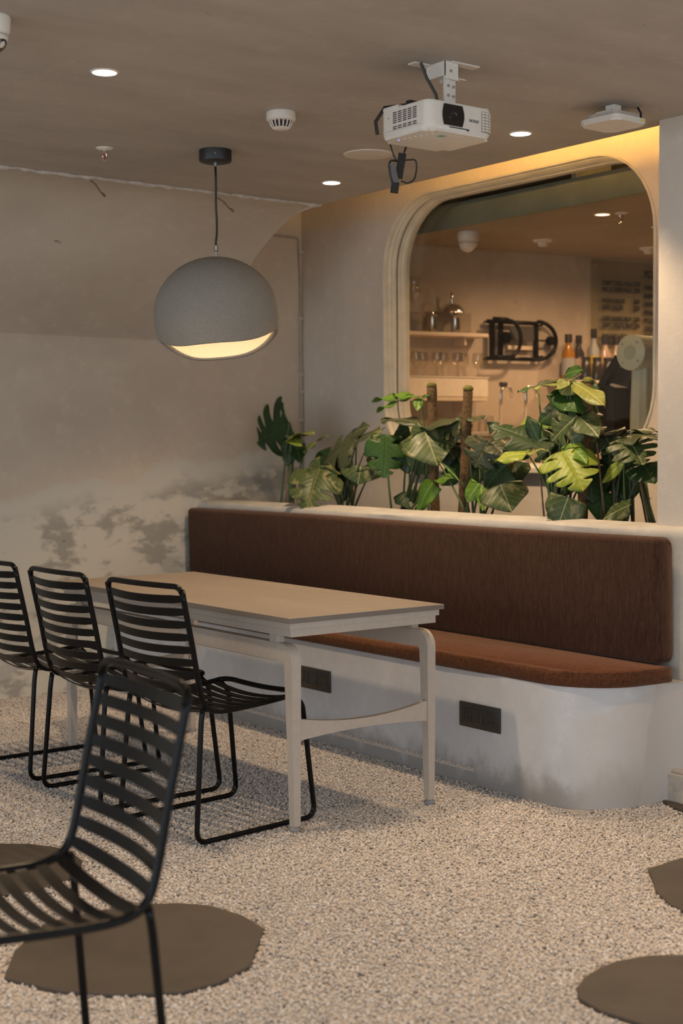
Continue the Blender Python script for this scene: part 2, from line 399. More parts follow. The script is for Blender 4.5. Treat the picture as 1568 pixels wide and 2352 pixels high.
bm = BM(); hole_plate(bm, [(2, -.06), (YL, -.06), (YL, 2.86), (2, 2.86)], rrect(WY0, WY1, WZ0, WZ1, WR), XW, XW + .155)
obj('wall_right', bm, M['window_wall'], kind='structure')
# window frame: stepped moulding swept round the opening
def sweep_frame(profile, mat, name, parent=None, **kw):
    """profile: list of (outset, x) closed section"""
    bm = BM(); rings = []
    for o_, x in profile:
        r = max(.02, WR + o_)
        rings.append([bm.verts.new((x, y, z)) for y, z in rrect(WY0 - o_, WY1 + o_, WZ0 - o_ * .6, WZ1 + o_ * .6, r)])
    for i in range(len(rings)):
        a, b2 = rings[i], rings[(i + 1) % len(rings)]
        for k in range(len(a)): bm.faces.new((a[k], a[(k + 1) % len(a)], b2[(k + 1) % len(a)], b2[k]))
    return obj(name, bm, mat, parent, smooth_=True, **kw)
wf = sweep_frame([(.016, XW + .001), (.015, XW - .007), (.010, XW - .010), (.002, XW - .008), (-.001, XW + .002), (-.001, XW + .022), (-.007, XW + .026), (-.009, XW + .030), (-.009, XW + .046), (-.014, XW + .050), (-.015, XW + .068), (-.001, XW + .070), (-.0005, XW + .02), (.0, XW + .001)], M['frame_paint'], 'window_1', kind='structure')
sweep_frame([(-.0005, XW + .070), (-.0095, XW + .070), (-.0095, XW + .078), (-.0005, XW + .078)], M['groove'], 'groove_strip', wf)  # near-black strip paints the shade in the frame groove
sweep_frame([(-.0005, XW + .078), (-.016, XW + .079), (-.019, XW + .105), (-.024, XW + .108), (-.026, XW + .152), (-.0005, XW + .155)], M['frame_paint'], 'reveal_lining', wf)
bm = BM()
vs = [bm.verts.new((XW + .125, y, z)) for y, z in rrect(WY0 + .022, WY1 - .022, WZ0 + .022, WZ1 - .022, WR - .022)]
bm.faces.new(vs); r_ = bmesh.ops.extrude_face_region(bm, geom=bm.faces[:]); bmesh.ops.translate(bm, verts=[v for v in r_['geom'] if isinstance(v, bmesh.types.BMVert)], vec=(.005, 0, 0))
obj('pane', bm, M['pane'], wf)
bm = BM(); box(bm, XW - .05, XW + .02, WY0 + .2, WY1 - .25, WZ0 - .03, WZ0 + .0, .006); obj('window_sill', bm, M['frame_paint'], wf)
# pillar, planter ledge, bench end wall
bm = BM(); box(bm, 4.17, 4.36, 2.0, 3.545, .9, ZC + .3); obj('wall_pillar', bm, M['pillar'], kind='structure')
def bx(y): return 4.10 + max(0, y - 3.33) * .025     # front line of the bench back, slightly out of square
bm = BM()
ys = [3.2] + [3.4 + .25 * i for i in range(14)] + [YL]
pf = lambda y: [(bx(y), -.05), (bx(y), .955), (bx(y) + .004, .975), (bx(y) + .016, .985), (bx(y) + .04, .99), (bx(y) + .115, 1.0), (bx(y) + .125, .99), (bx(y) + .125, .80)]
rings = [[bm.verts.new((x + random.uniform(-.002, .002), y, z + (random.uniform(-.003, .003) if z > .9 else 0))) for x, z in pf(y)] for y in ys]
for a, b2 in zip(rings, rings[1:]):
    for k in range(len(a)): bm.faces.new((a[k], a[(k + 1) % len(a)], b2[(k + 1) % len(a)], b2[k]))
bm.faces.new(rings[0]); bm.faces.new(rings[-1][::-1])
obj('ledge', bm, M['ledge'], kind='structure', smooth_=True)
bm = BM(); box(bm, 4.10, 4.9, 1.2, 3.36, -.05, .985, .012); obj('wall_bench_end', bm, M['end_wall'], kind='structure', smooth_=True)
bm = BM(); box(bm, 4.15, XW, 3.4, YL, .80, .88); obj('planter_soil', bm, M['soil'], kind='structure')
bm = BM(); box(bm, 4.035, 4.1, 1.6, 3.405, -.02, .105, .006); box(bm, 4.045, 4.1, 1.6, 3.40, .105, .118, .004); obj('baseboard_right', bm, M['curb'], kind='structure')
# bench base: straight front, rounded end running into the end wall by a hollow
base_pl = [(3.655, YL)] + [(3.655, 5), (3.655, 4.2)] + [(3.655, 3.80)] + [(3.905 - .25 * math.cos(a), 3.66 - .265 * math.sin(a)) for a in [PI / 2 * i / 12 for i in range(13)]] + [(3.97, 3.392), (4.03, 3.378), (4.07, 3.355), (4.10, 3.32), (4.14, 3.33), (4.14, 4), (4.14, YL)]
bm = BM(); prism(bm, base_pl, -.05, .435, .008); obj('bench_base', bm, M['bench'], kind='structure', smooth_=True)
# plaster stop bead low on the bench front
bm = BM()
for i in range(200):
    y = 4.0 + i * .0143
    box(bm, 3.648, 3.656, y, y + .010, .056 + .003 * (i % 2), .064 + .003 * (i % 2))
box(bm, 3.651, 3.656, 4.0, YL, .050, .056)
obj('trim_2', bm, M['trim_white'], kind='structure')
# rough plaster seam along the ceiling lip
bm = BM(); rr = random.Random(3); x = 1.6
pts = []
while x < XC:
    pts.append((x, 5.764 + rr.uniform(-.008, .008), 2.497 + rr.uniform(-.003, .003))); x += .03
tube(bm, pts, [rr.uniform(.004, .012) for _ in pts], 6)
pts = [(XC - .004, y + rr.uniform(-.004, .004), z + .002) for y, z in prof[:4]]
tube(bm, pts, [.012, .009, .007, .003], 6)
obj('trim_1', bm, M['trim_white'], kind='structure', smooth_=True)
# cove LED strip lying on the ceiling slab
bm = BM(); box(bm, 4.10, 4.11, 3.56, 5.25, 2.573, 2.598); obj('light_strip', bm, M['led'], bpy.data.objects['ceiling'])

# ------------------------------------------------------------------ bar room beyond the window
BA, BB = Vector((5.5, 6.6)), Vector((7.3, 6.28)); BD = (BB - BA).normalized(); BN = Vector((BD.y, -BD.x))  # BN: into the room
def barp(s, off, z): q = BA + BD * s + BN * off; return Vector((q.x, q.y, z))
bm = BM(); c = barp(1.75, -.06, 1.4); obox(bm, c, math.atan2(BD.y, BD.x), 2.2, .06, 1.5); obj('wall_bar', bm, M['bar_wall'], kind='structure')
bm = BM(); box(bm, 5.29, 9.5, 1.0, 7.2, ZC, ZC + .06); obj('ceiling_bar', bm, M['bar_ceiling'], kind='structure')
bm = BM(); box(bm, 5.26, 5.29, 2.6, 6.86, ZC - .005, ZC + .13); obj('beam', bm, M['teal_beam'], kind='structure')
bm = BM(); box(bm, 5.60, 5.66, 2.0, 7.0, ZC + .06, 2.95); obj('recess_dark_panel', bm, M['recess_shade'], kind='structure')  # dark panel stands in for the shaded recess above the bar ceiling
bm = BM(); box(bm, 5.32, 5.58, 5.06, 5.09, ZC + .061, 2.86); obj('trim_3', bm, M['frame_paint'], kind='structure')
bm = BM(); box(bm, 5.46, 5.50, 3.4, 5.0, ZC + .062, ZC + .068); obj('light_strip', bm, M['led_bar'], bpy.data.objects['ceiling_bar'])
bm = BM(); box(bm, 9.4, 9.5, 1, 7.2, -.05, 2.6); obj('wall_bar_far', bm, M['bar_wall'], kind='structure')
bm = BM(); box(bm, 4.93, 9.5, .9, 1.0, -.05, 2.9); obj('wall_bar_near', bm, M['bar_wall'], kind='structure')  # unseen wall, added to shut daylight out of the bar
bm = BM(); box(bm, 3.5, 9.5, -.5, -.4, ZC + .07, 2.86); box(bm, 3.5, 3.55, -.5, 7.05, ZC + .071, 2.86); box(bm, 3.5, XC, 7.0, 7.05, 2.571, 2.86); obj('sky_leak_block', bm, M['soffit'], kind='structure')  # unseen closures added to keep sky light out of the ceiling void
bm = BM(); box(bm, XW, XW + .12, -.5, 2.0, -.05, 2.86); obj('wall_right_near', bm, M['window_wall'], kind='structure')
for p in ((5.62, 5.15), (6.9, 4.7), (6.1, 5.75), (7.0, 5.6)):  # third spot has no fitting, added to brighten the left of the bar
    spot((p[0], p[1], 2.46), 46, 2.9, 1, (1, .62, .34))

# ------------------------------------------------------------------ gravel (stuff) and stepping stones
stones = {
 'large brown stepping stone under the foreground chair': [(1.40, 3.23), (1.50, 3.39), (1.648, 3.53), (1.80, 3.545), (1.945, 3.51), (2.03, 3.46), (2.087, 3.388), (2.115, 3.26), (2.103, 3.133), (1.923, 2.929), (1.80, 2.88), (1.694, 2.885), (1.56, 2.97), (1.47, 3.07)],
 'brown stepping stone at the left edge, behind the foreground chair seat': [(1.75 + .27 * math.cos(a), 4.10 + .275 * math.sin(a)) for a in [2 * PI * i / 18 for i in range(18)]],
 'brown angular stepping stone cut off by the right edge': [(3.25, 2.77), (3.33, 2.86), (3.50, 2.87), (3.68, 2.75), (3.70, 2.50), (3.52, 2.33), (3.28, 2.34), (3.09, 2.47), (3.12, 2.60), (3.18, 2.70)],
 'brown stepping stone in the lower right corner': [(2.40, 2.20), (2.415, 2.28), (2.46, 2.33), (2.519, 2.362), (2.60, 2.385), (2.67, 2.388), (2.76, 2.365), (2.85, 2.30), (2.90, 2.15), (2.85, 1.98), (2.68, 1.90), (2.50, 1.96), (2.42, 2.08)],
 'dark brown stepping stone beside the curb at the right edge': [(4.033, 3.41), (3.985, 3.33), (3.95, 3.2), (3.94, 2.95), (4.03, 2.95)],
}
def inside(x, y, poly):
    r = False; n = len(poly)
    for i in range(n):
        x0, y0 = poly[i]; x1, y1 = poly[(i + 1) % n]
        if (y0 > y) != (y1 > y) and x < (x1 - x0) * (y - y0) / (y1 - y0) + x0: r = not r
    return r
for lab, poly in stones.items():
    bm = BM(); prism(bm, poly, -.007, .004, .0025, 1)
    tag(obj('stepping_stone', bm, M['slab']), lab, 'stepping stone', 'stepping stones in the gravel')
bm = BM(); cell = .03; vd = {}
def vv(i, j):
    if (i, j) not in vd: vd[(i, j)] = bm.verts.new((i * cell, j * cell, -.006))
    return vd[(i, j)]
shr = {k: [(sum(q[0] for q in p) / len(p) + (x - sum(q[0] for q in p) / len(p)) * 1.0, y) for x, y in p] for k, p in stones.items()}
for i in range(int(.4 / cell), int(4.12 / cell)):
    for j in range(int(1.3 / cell), int(6.9 / cell)):
        x, y = (i + .5) * cell, (j + .5) * cell
        q = Vector((x, y, 0)) - EYE; dd = q.dot(CF)
        if dd < 1: continue
        px = 784 + F * q.dot(CR) / dd; py = 1176 - F * q.dot(CU) / dd
        if not (-190 < px < 1760 and py < 2560): continue
        if x > 3.66 and y > 3.46 or x > 3.80 and y > 3.43: continue
        if x > 4.02 and y < 3.40: continue
        if any(inside(x, y, p) for p in stones.values()): continue
        bm.faces.new((vv(i, j), vv(i + 1, j), vv(i + 1, j + 1), vv(i, j + 1)))
gravel = obj('gravel', bm, M['gravel']); gravel['kind'] = 'stuff'
tag(gravel, 'pale cream and grey gravel chips covering the floor', 'gravel')
ng = bpy.data.node_groups.new('gravel_scatter', 'GeometryNodeTree')
ng.interface.new_socket('Geometry', in_out='INPUT', socket_type='NodeSocketGeometry')
ng.interface.new_socket('Geometry', in_out='OUTPUT', socket_type='NodeSocketGeometry')
gi = ng.nodes.new('NodeGroupInput'); go = ng.nodes.new('NodeGroupOutput'); L = ng.links.new
dp = ng.nodes.new('GeometryNodeDistributePointsOnFaces'); dp.inputs['Density'].default_value = 30000
L(gi.outputs[0], dp.inputs['Mesh'])
join = ng.nodes.new('GeometryNodeJoinGeometry')
sm = ng.nodes.new('GeometryNodeSetMaterial'); sm.inputs['Material'].default_value = M['gravel']
for sc, sd in (((1, .78, .62), 1.3), ((1.15, .7, .55), 5.1), ((.9, .85, .7), 9.7), ((.8, .7, .65), 14.2)):
    ic = ng.nodes.new('GeometryNodeMeshIcoSphere'); ic.inputs['Radius'].default_value = .0050; ic.inputs['Subdivisions'].default_value = 2
    sp_ = ng.nodes.new('GeometryNodeSetPosition'); tn = ng.nodes.new('ShaderNodeTexNoise'); tn.noise_dimensions = '4D'
    tn.inputs['W'].default_value = sd; tn.inputs['Scale'].default_value = 170
    vm = ng.nodes.new('ShaderNodeVectorMath'); vm.operation = 'SUBTRACT'; vm.inputs[1].default_value = (.5, .5, .5)
    vs_ = ng.nodes.new('ShaderNodeVectorMath'); vs_.operation = 'SCALE'; vs_.inputs['Scale'].default_value = .0062
    L(tn.outputs['Color'], vm.inputs[0]); L(vm.outputs[0], vs_.inputs[0]); L(ic.outputs[0], sp_.inputs[0]); L(vs_.outputs[0], sp_.inputs['Offset'])
    tg = ng.nodes.new('GeometryNodeTransform'); tg.inputs['Scale'].default_value = sc; L(sp_.outputs[0], tg.inputs[0])
    ti = ng.nodes.new('GeometryNodeGeometryToInstance'); L(tg.outputs[0], ti.inputs[0]); L(ti.outputs[0], join.inputs[0])
L(join.outputs[0], sm.inputs[0])
ip = ng.nodes.new('GeometryNodeInstanceOnPoints'); L(dp.outputs['Points'], ip.inputs['Points']); L(sm.outputs[0], ip.inputs['Instance'])
ip.inputs['Pick Instance'].default_value = True
rv = ng.nodes.new('FunctionNodeRandomValue'); rv.data_type = 'FLOAT_VECTOR'; rv.inputs[0].default_value = (-.7, -.7, 0); rv.inputs[1].default_value = (.7, .7, 6.28)
er = ng.nodes.new('FunctionNodeEulerToRotation'); L(rv.outputs[0], er.inputs[0]); L(er.outputs[0], ip.inputs['Rotation'])
rs = ng.nodes.new('FunctionNodeRandomValue'); rs.data_type = 'FLOAT'; rs.inputs[2].default_value = .6; rs.inputs[3].default_value = 1.25
L(rs.outputs[1], ip.inputs['Scale'])
off = ng.nodes.new('GeometryNodeSetPosition'); ro = ng.nodes.new('FunctionNodeRandomValue'); ro.data_type = 'FLOAT_VECTOR'
ro.inputs[0].default_value = (0, 0, -.005); ro.inputs[1].default_value = (0, 0, .004); ro.inputs['Seed'].default_value = 5
L(ip.outputs[0], off.inputs[0]); L(ro.outputs[0], off.inputs['Offset']); L(off.outputs[0], go.inputs[0])
md = gravel.modifiers.new('scatter', 'NODES'); md.node_group = ng

# ------------------------------------------------------------------ bench cushions
def rbox_cushion(name, bmfun, mat, label):
    bm = BM(); bmfun(bm); o = obj(name, bm, mat, smooth_='all'); return tag(o, label, 'cushion')
def back_c(bm):
    # long upright pad with rounded edges; follows the bench back line
    y0, y1 = 3.402, 6.855; z0, z1 = .4932, .958; th = .07; nY = 60
    sec = []
    r = .022
    for (cx_, cz_, a0) in ((r, z0 + r, PI), (th - r * .6, z0 + r, 1.5 * PI), (th - r * .6, z1 - r, 0), (r, z1 - r, PI / 2)):
        for k in range(5): a = a0 + PI / 2 * k / 4; sec.append((cx_ + r * math.cos(a), cz_ + r * math.sin(a)))
    rings = []
    ends = [0, .004, .012, .024]
    ysl = [y0 + e for e in ends] + [y0 + .03 + (y1 - y0 - .06) * i / nY for i in range(nY + 1)] + [y1 - e for e in ends[::-1]]
    for y in ysl:
        e = min(y - y0, y1 - y); k = 1 - math.sqrt(max(0, 1 - ((max(0, .024 - e)) / .024) ** 2)); ins = .024 * k
        ring = []
        for x, z in sec:
            zz = z; xx = x
            zz = z0 + ins + (z - z0) * ((z1 - z0 - 2 * ins) / (z1 - z0)); xx = ins + (x) * (th - ins) / th
            lean = (zz - z0) * -.02 + .0
            ring.append(bm.verts.new((bx(y) - th - .012 + xx - lean * -1 + .0025 * math.sin(y * 5) , y, zz + .003 * math.sin(y * 2.3 + 1))))
        rings.append(ring)
    for a, b2 in zip(rings, rings[1:]):
        for k in range(len(a)): bm.faces.new((a[k], a[(k + 1) % len(a)], b2[(k + 1) % len(a)], b2[k]))
    bm.faces.new(rings[0]); bm.faces.new(rings[-1][::-1])
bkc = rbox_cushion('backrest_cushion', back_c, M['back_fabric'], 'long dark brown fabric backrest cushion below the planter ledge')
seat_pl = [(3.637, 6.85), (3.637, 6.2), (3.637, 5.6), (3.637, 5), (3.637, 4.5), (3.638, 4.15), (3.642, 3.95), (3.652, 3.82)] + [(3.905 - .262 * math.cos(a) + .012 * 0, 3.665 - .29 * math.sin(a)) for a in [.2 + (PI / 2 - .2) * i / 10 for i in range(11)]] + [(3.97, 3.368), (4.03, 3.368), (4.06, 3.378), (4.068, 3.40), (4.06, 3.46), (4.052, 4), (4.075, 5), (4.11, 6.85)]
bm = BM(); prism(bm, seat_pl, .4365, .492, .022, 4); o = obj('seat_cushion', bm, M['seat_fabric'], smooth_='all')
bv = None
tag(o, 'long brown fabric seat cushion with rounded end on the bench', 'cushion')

# ------------------------------------------------------------------ wall sockets
def socket_plate(label, y0, y1, zc):
    t = thing('wall_socket', label, 'socket', (3.655, (y0 + y1) / 2, zc), 0, 'power sockets in the bench front')
    hw = (y1 - y0) / 2; hh = .048
    bm = BM(); box(bm, -.009, .0, -hw, hw, -hh, hh, .003); obj('faceplate', bm, M['socket'], t, smooth_=True)
    for s in (-1, 1):
        bm = BM(); box(bm, -.0115, -.008, s * .068 - .024, s * .068 + .024, -.026, .026, .002); so = obj('outlet', bm, M['socket'], t)
        bm = BM()
        for (dy, dz, r) in ((0, .013, .0042), (-.011, -.010, .0035), (.011, -.010, .0035)):
            lathe(bm, [(r, -.0118), (r, -.0105)], 10, (0, s * .068 + dy, dz), 'X')
        obj('pin_hole', bm, M['socket_dark'], so)
    for s in (-1, 1):
        bm = BM()
        vs = [(-.009, 0), (-.014, -.024), (-.0115, 0), (-.0105, .024)]
        box(bm, -.0125, -.008, s * .0105 - .0095, s * .0105 + .0095, -.026, .026, .002)
        for v in bm.verts: v.co.x -= .0025 * (v.co.z / .026) * -1 if v.co.x < -.01 else 0
        obj('rocker_switch', bm, M['socket'], t)
socket_plate('dark socket plate with two outlets, behind the near table leg', 4.912, 5.142, .274)
socket_plate('dark socket plate with two outlets, right of the table', 3.849, 4.075, .266)

# ------------------------------------------------------------------ table
TX0, TX1, TY0, TY1, TZ = 2.69, 3.37, 3.845, 5.58, .727
t = thing('dining_table', 'long greige table with metal frame legs in front of the bench', 'table', ((TX0 + TX1) / 2, (TY0 + TY1) / 2, 0))
ox, oy = t.location.x, t.location.y
def tb(bm, x0, x1, y0, y1, z0, z1, bev=0): return box(bm, x0 - ox, x1 - ox, y0 - oy, y1 - oy, z0, z1, bev)
bm = BM(); tb(bm, TX0, TX1, TY0, TY1, TZ - .018, TZ, .0015); obj('tabletop', bm, M['table_top'], t)
bm = BM(); tb(bm, TX0 + .012, TX1 - .012, TY0 + .014, TY1 - .014, TZ - .040, TZ - .018, .001); obj('upper_apron', bm, M['table_metal'], t)
bm = BM(); tb(bm, TX0 + .020, TX1 - .022, TY0 + .022, TY1 - .022, TZ - .067, TZ - .040, .001); obj('lower_apron', bm, M['table_metal'], t)
LX = (2.738, 3.335); LY = (3.875, 5.565)
for li, lx in enumerate(LX):
    # rail with rounded shoulders
    bm = BM(); hw = .019
    def leg_profile(sgn, ye):
        # outer edge then inner edge in (y,z); ye = outer plane of leg
        R, r2 = .062, .012
        o_ = [(ye, .015), (ye, .3), (ye, .632 - R)] + [(ye + sgn * (R - R * math.cos(a)), .632 - R + R * math.sin(a)) for a in [PI / 2 * i / 7 for i in range(1, 8)]]
        i_ = [(ye + sgn * .028, .015), (ye + sgn * .036, .30), (ye + sgn * .046, .57 - r2)] + [(ye + sgn * (.046 + r2 - r2 * math.cos(a)), .57 - r2 + r2 * math.sin(a)) for a in [PI / 2 * i / 7 for i in range(1, 8)]]
        return o_, i_
    rail = BM(); tb(rail, lx - hw, lx + hw, LY[0] + .085, LY[1] - .085, .568, .632, .003); obj('side_rail', rail, M['table_metal'], t)
    for sgn, ye in ((1, LY[0]), (-1, LY[1])):
        bm = BM(); o_, i_ = leg_profile(sgn, ye)
        o_ = o_ + [(ye + sgn * .085, .632)]; i_ = i_ + [(ye + sgn * .085, .568)]
        rows = []
        for (ya, za), (yb, zb) in zip(o_, i_):
            tw = hw - .006 * max(0, (.5 - min(za, zb)) / .5)
            rows.append([bm.verts.new((lx - ox - tw, ya - oy, za)), bm.verts.new((lx - ox + tw, ya - oy, za)), bm.verts.new((lx - ox + tw, yb - oy, zb)), bm.verts.new((lx - ox - tw, yb - oy, zb))])
        for a, b2 in zip(rows, rows[1:]):
            for k in range(4): bm.faces.new((a[k], a[(k + 1) % 4], b2[(k + 1) % 4], b2[k]))
        bm.faces.new(rows[0]); bm.faces.new(rows[-1][::-1])
        bmesh.ops.bevel(bm, geom=[e for e in bm.edges if len(e.link_faces) == 2 and e.calc_face_angle(0) > 1.2], offset=.002, segments=1, affect='EDGES')
        lg = obj('leg', bm, M['table_metal'], t, smooth_=True)
        bm = BM(); lathe(bm, [(.0, -.006), (.019, -.006), (.021, .0), (.021, .006), (.016, .012), (.013, .016), (0, .016)], 14, (lx - ox, ye + sgn * .014 - oy, 0)); obj('glide', bm, M['glide'], lg, smooth_=True)
        bm = BM(); yy = ye + sgn * .115; tb(bm, lx - .015, lx + .015, yy - .024, yy + .024, .63, TZ - .066, .002); obj('spacer', bm, M['table_metal'], t)
for ye, sgn in ((LY[0], 1), (LY[1], -1)):
    bm = BM(); rows = []
    for i in range(21):
        u = i / 20; x = LX[0] + .017 + (LX[1] - LX[0] - .034) * u; k = (2 * u - 1) ** 2
        top = .350 + .028 * k; bot = .305 - .002 * k + .0; bot = .318 - .014 * k
        rows.append([bm.verts.new((x - ox, ye + sgn * (.017 + d_) - oy, z_)) for d_, z_ in ((-.011, bot), (.011, bot), (.011, top), (-.011, top))])
    for a, b2 in zip(rows, rows[1:]):
        for k in range(4): bm.faces.new((a[k], a[(k + 1) % 4], b2[(k + 1) % 4], b2[k]))
    bm.faces.new(rows[0]); bm.faces.new(rows[-1][::-1])
    obj('stretcher', bm, M['table_metal'], t, smooth_=True)

# ------------------------------------------------------------------ chairs
HW = .213
def chair(label, x, y, rz):
    t = thing('slatted_chair', label, 'chair', (x, y, 0), rz, 'black slatted metal chairs')
    return t
def build_chair(t):
    r = .0095
    side = [(.425, .448), (.30, .436), (.15, .428), (.06, .430), (.012, .452), (-.012, .51), (-.04, .65), (-.068, .78), (-.082, .848)]
    def side_pts(s): return [Vector((a, s * HW, b)) for a, b in side]
    # smooth side curve
    def cr(P, n=4):
        out = []
        for i in range(len(P) - 1):
            p0, p1, p2, p3 = P[max(0, i - 1)], P[i], P[i + 1], P[min(len(P) - 1, i + 2)]
            for k in range(n):
                u = k / n; out.append(.5 * ((2 * p1) + (p2 - p0) * u + (2 * p0 - 5 * p1 + 4 * p2 - p3) * u * u + (3 * p1 - p0 - 3 * p2 + p3) * u ** 3))
        out.append(P[-1]); return out
    Lc = cr(side_pts(1)); Rc = cr(side_pts(-1))
    def corner(A, d1, d2, rad, n=5):   # from A - d1*rad to A + d2*rad
        P0 = A - d1 * rad; P2 = A + d2 * rad
        return [(P0 * (1 - k / n) + A * (k / n)) * (1 - k / n) + (A * (1 - k / n) + P2 * (k / n)) * (k / n) for k in range(n + 1)]
    dT = (Lc[-1] - Lc[-2]).normalized(); dF = (Lc[0] - Lc[1]).normalized(); lat = Vector((0, -1, 0))
    topL = corner(Lc[-1], dT, lat, .038); topR = [Vector((p.x, -p.y, p.z)) for p in topL][::-1]
    midT = [Vector((topL[-1].x - .012 * math.sin(PI * k / 6), topL[-1].y + (topR[0].y - topL[-1].y) * k / 6, topL[-1].z)) for k in range(1, 6)]
    frL = corner(Lc[0], dF, lat, .045); frR = [Vector((p.x, -p.y, p.z)) for p in frL][::-1]
    midF = [Vector((frL[-1].x, frL[-1].y + (frR[0].y - frL[-1].y) * k / 6, frL[-1].z - .006 * math.sin(PI * k / 6))) for k in range(1, 6)]
    loop = Lc[1:-1] + topL + midT + topR + Rc[1:-1][::-1] + frR[::-1][::-1] * 0
    loop = loop + [p for p in frR[::-1]] + midF[::-1] + [p for p in frL[::-1]]
    # remove near-duplicates
    lp = [loop[0]]
    for p in loop[1:]:
        if (p - lp[-1]).length > .004: lp.append(p)
    bm = BM(); tube(bm, lp, r, 10, closed=True); fr = obj('frame', bm, M['black_metal'], t, smooth_='all')
    # arc-length sample of side curve
    acc = [0]
    for a, b2 in zip(Lc, Lc[1:]): acc.append(acc[-1] + (b2 - a).length)
    def samp(s):
        for i in range(len(Lc) - 1):
            if acc[i + 1] >= s:
                u = (s - acc[i]) / (acc[i + 1] - acc[i]); p = Lc[i].lerp(Lc[i + 1], u); return p, (Lc[i + 1] - Lc[i]).normalized()
        return Lc[-1], (Lc[-1] - Lc[-2]).normalized()
    tot = acc[-1]; pitch = .0432
    s = tot - .040
    while s > .025:
        p, d_ = samp(s); nrm = Vector((d_.z, 0, -d_.x))       # outwards: back of the back, underside of the seat
        if nrm.z > 0 and abs(nrm.x) < .3: nrm = -nrm
        nrm = Vector((-abs(d_.z), 0, -abs(d_.x))).normalized()
        back = abs(d_.z)
        sag = .030 * back + .020 * (1 - back)
        bm = BM(); rows = []; hwid = .0135; th = .0018
        for k in range(11):
            u = k / 10 * 2 - 1; yy = u * (HW - .004); q = Vector((p.x, yy, p.z)) + nrm * sag * (1 - u * u)
            hw2 = hwid * (1 if abs(u) < .95 else .8)
            rows.append([bm.verts.new(q + d_ * a * hw2 + nrm * b_ * th) for a, b_ in ((-1, -1), (1, -1), (1, 1), (-1, 1))])
        for a, b2 in zip(rows, rows[1:]):
            for k in range(4): bm.faces.new((a[k], a[(k + 1) % 4], b2[(k + 1) % 4], b2[k]))
        bm.faces.new(rows[0]); bm.faces.new(rows[-1][::-1])
        obj('slat', bm, M['black_metal'], t, smooth_=True)
        s -= pitch
    for sgn in (1, -1):
        y0 = sgn * (HW - .006); y1 = sgn * (HW + .006)
        path = [(.004, y0, .445), (-.004, y0, .40), (-.036, y1, .007), (.480, y1, .007), (.435, y0, .405), (.405, y0, .432)]
        bm = BM(); tube(bm, fillet_path(path, .045, 6), r * .95, 10); obj('sled_leg', bm, M['black_metal'], t, smooth_='all')
def copy_chair(src, label, x, y, rz):
    t = src.copy(); COL.objects.link(t); t.location = (x, y, 0); t.rotation_euler = (0, 0, rz); t['label'] = label
    for ch in src.children:
        c2 = ch.copy(); c2.parent = t; COL.objects.link(c2)
    return t
cC = chair('black slatted metal chair pulled up at the near end of the table', 2.388, 4.150, .10); build_chair(cC)
cB = copy_chair(cC, 'black slatted metal chair at the table, middle one of the row', 2.36, 4.735, .03)
cA = copy_chair(cC, 'black slatted metal chair at the table, partly cut off by the left edge', 2.365, 5.315, .0)
cD = copy_chair(cC, 'black slatted metal chair in the blurred foreground, facing left away from the table', 1.309, 2.505, PI - .105)

# ------------------------------------------------------------------ pendant lamp
PC = Vector((3.118, 4.961, 0))
t = thing('pendant_lamp', 'large round grey pendant lamp hanging over the table', 'lamp', (PC.x, PC.y, ZC))
def pz(z): return z - ZC
bm = BM(); lathe(bm, [(0, -.05), (.052, -.05), (.064, -.046), (.066, -.04), (.066, 0), (0, 0)], 32); can = obj('ceiling_canopy', bm, M['black_plastic'], t, smooth_=True)
bm = BM(); lathe(bm, [(0, -.0), (.004, .001), (.004, .006), (0, .006)], 8, (-.035, -.058, -.022), 'Y'); obj('screw', bm, M['screw'], can)
bm = BM(); lathe(bm, [(0, -.0655), (.008, -.0655), (.008, -.05), (0, -.05)], 12); obj('cord_grip', bm, M['screw'], can)
bm = BM(); pts = [(0, 0, -.06), (.002, 0, -.15), (.0, 0, -.22), (.006, .002, -.29), (.004, .0, -.34), (-.002, 0, -.375), (0, 0, pz(2.098))]
tube(bm, fillet_path(pts, .04, 4), .0045, 8); obj('cord', bm, M['black_plastic'], t, smooth_='all')
bm = BM(); lathe(bm, [(0, pz(2.115)), (.009, pz(2.115)), (.009, pz(2.095)), (.005, pz(2.092)), (.005, pz(2.068)), (.022, pz(2.067)), (.022, pz(2.06)), (0, pz(2.06))], 14); obj('cord_clamp', bm, M['screw'], t, smooth_=True)
CAMD = Vector((-PC.x, -PC.y, 0)).normalized(); RT = Vector((math.cos(YAW), -math.sin(YAW), 0))
def zcut(p): return 1.690 + .115 * p.dot(CAMD) + .08 * p.dot(RT) + 22 * p.dot(RT) ** 4
ZM = 1.832
def prof_r(z, R, hu, hd): 
    k = (z - ZM) / (hu if z > ZM else hd); return R * math.sqrt(max(0, 1 - abs(k) ** 2.0))
bm = BM(); seg = 56; nr = 26
grid_o, grid_i = [], []
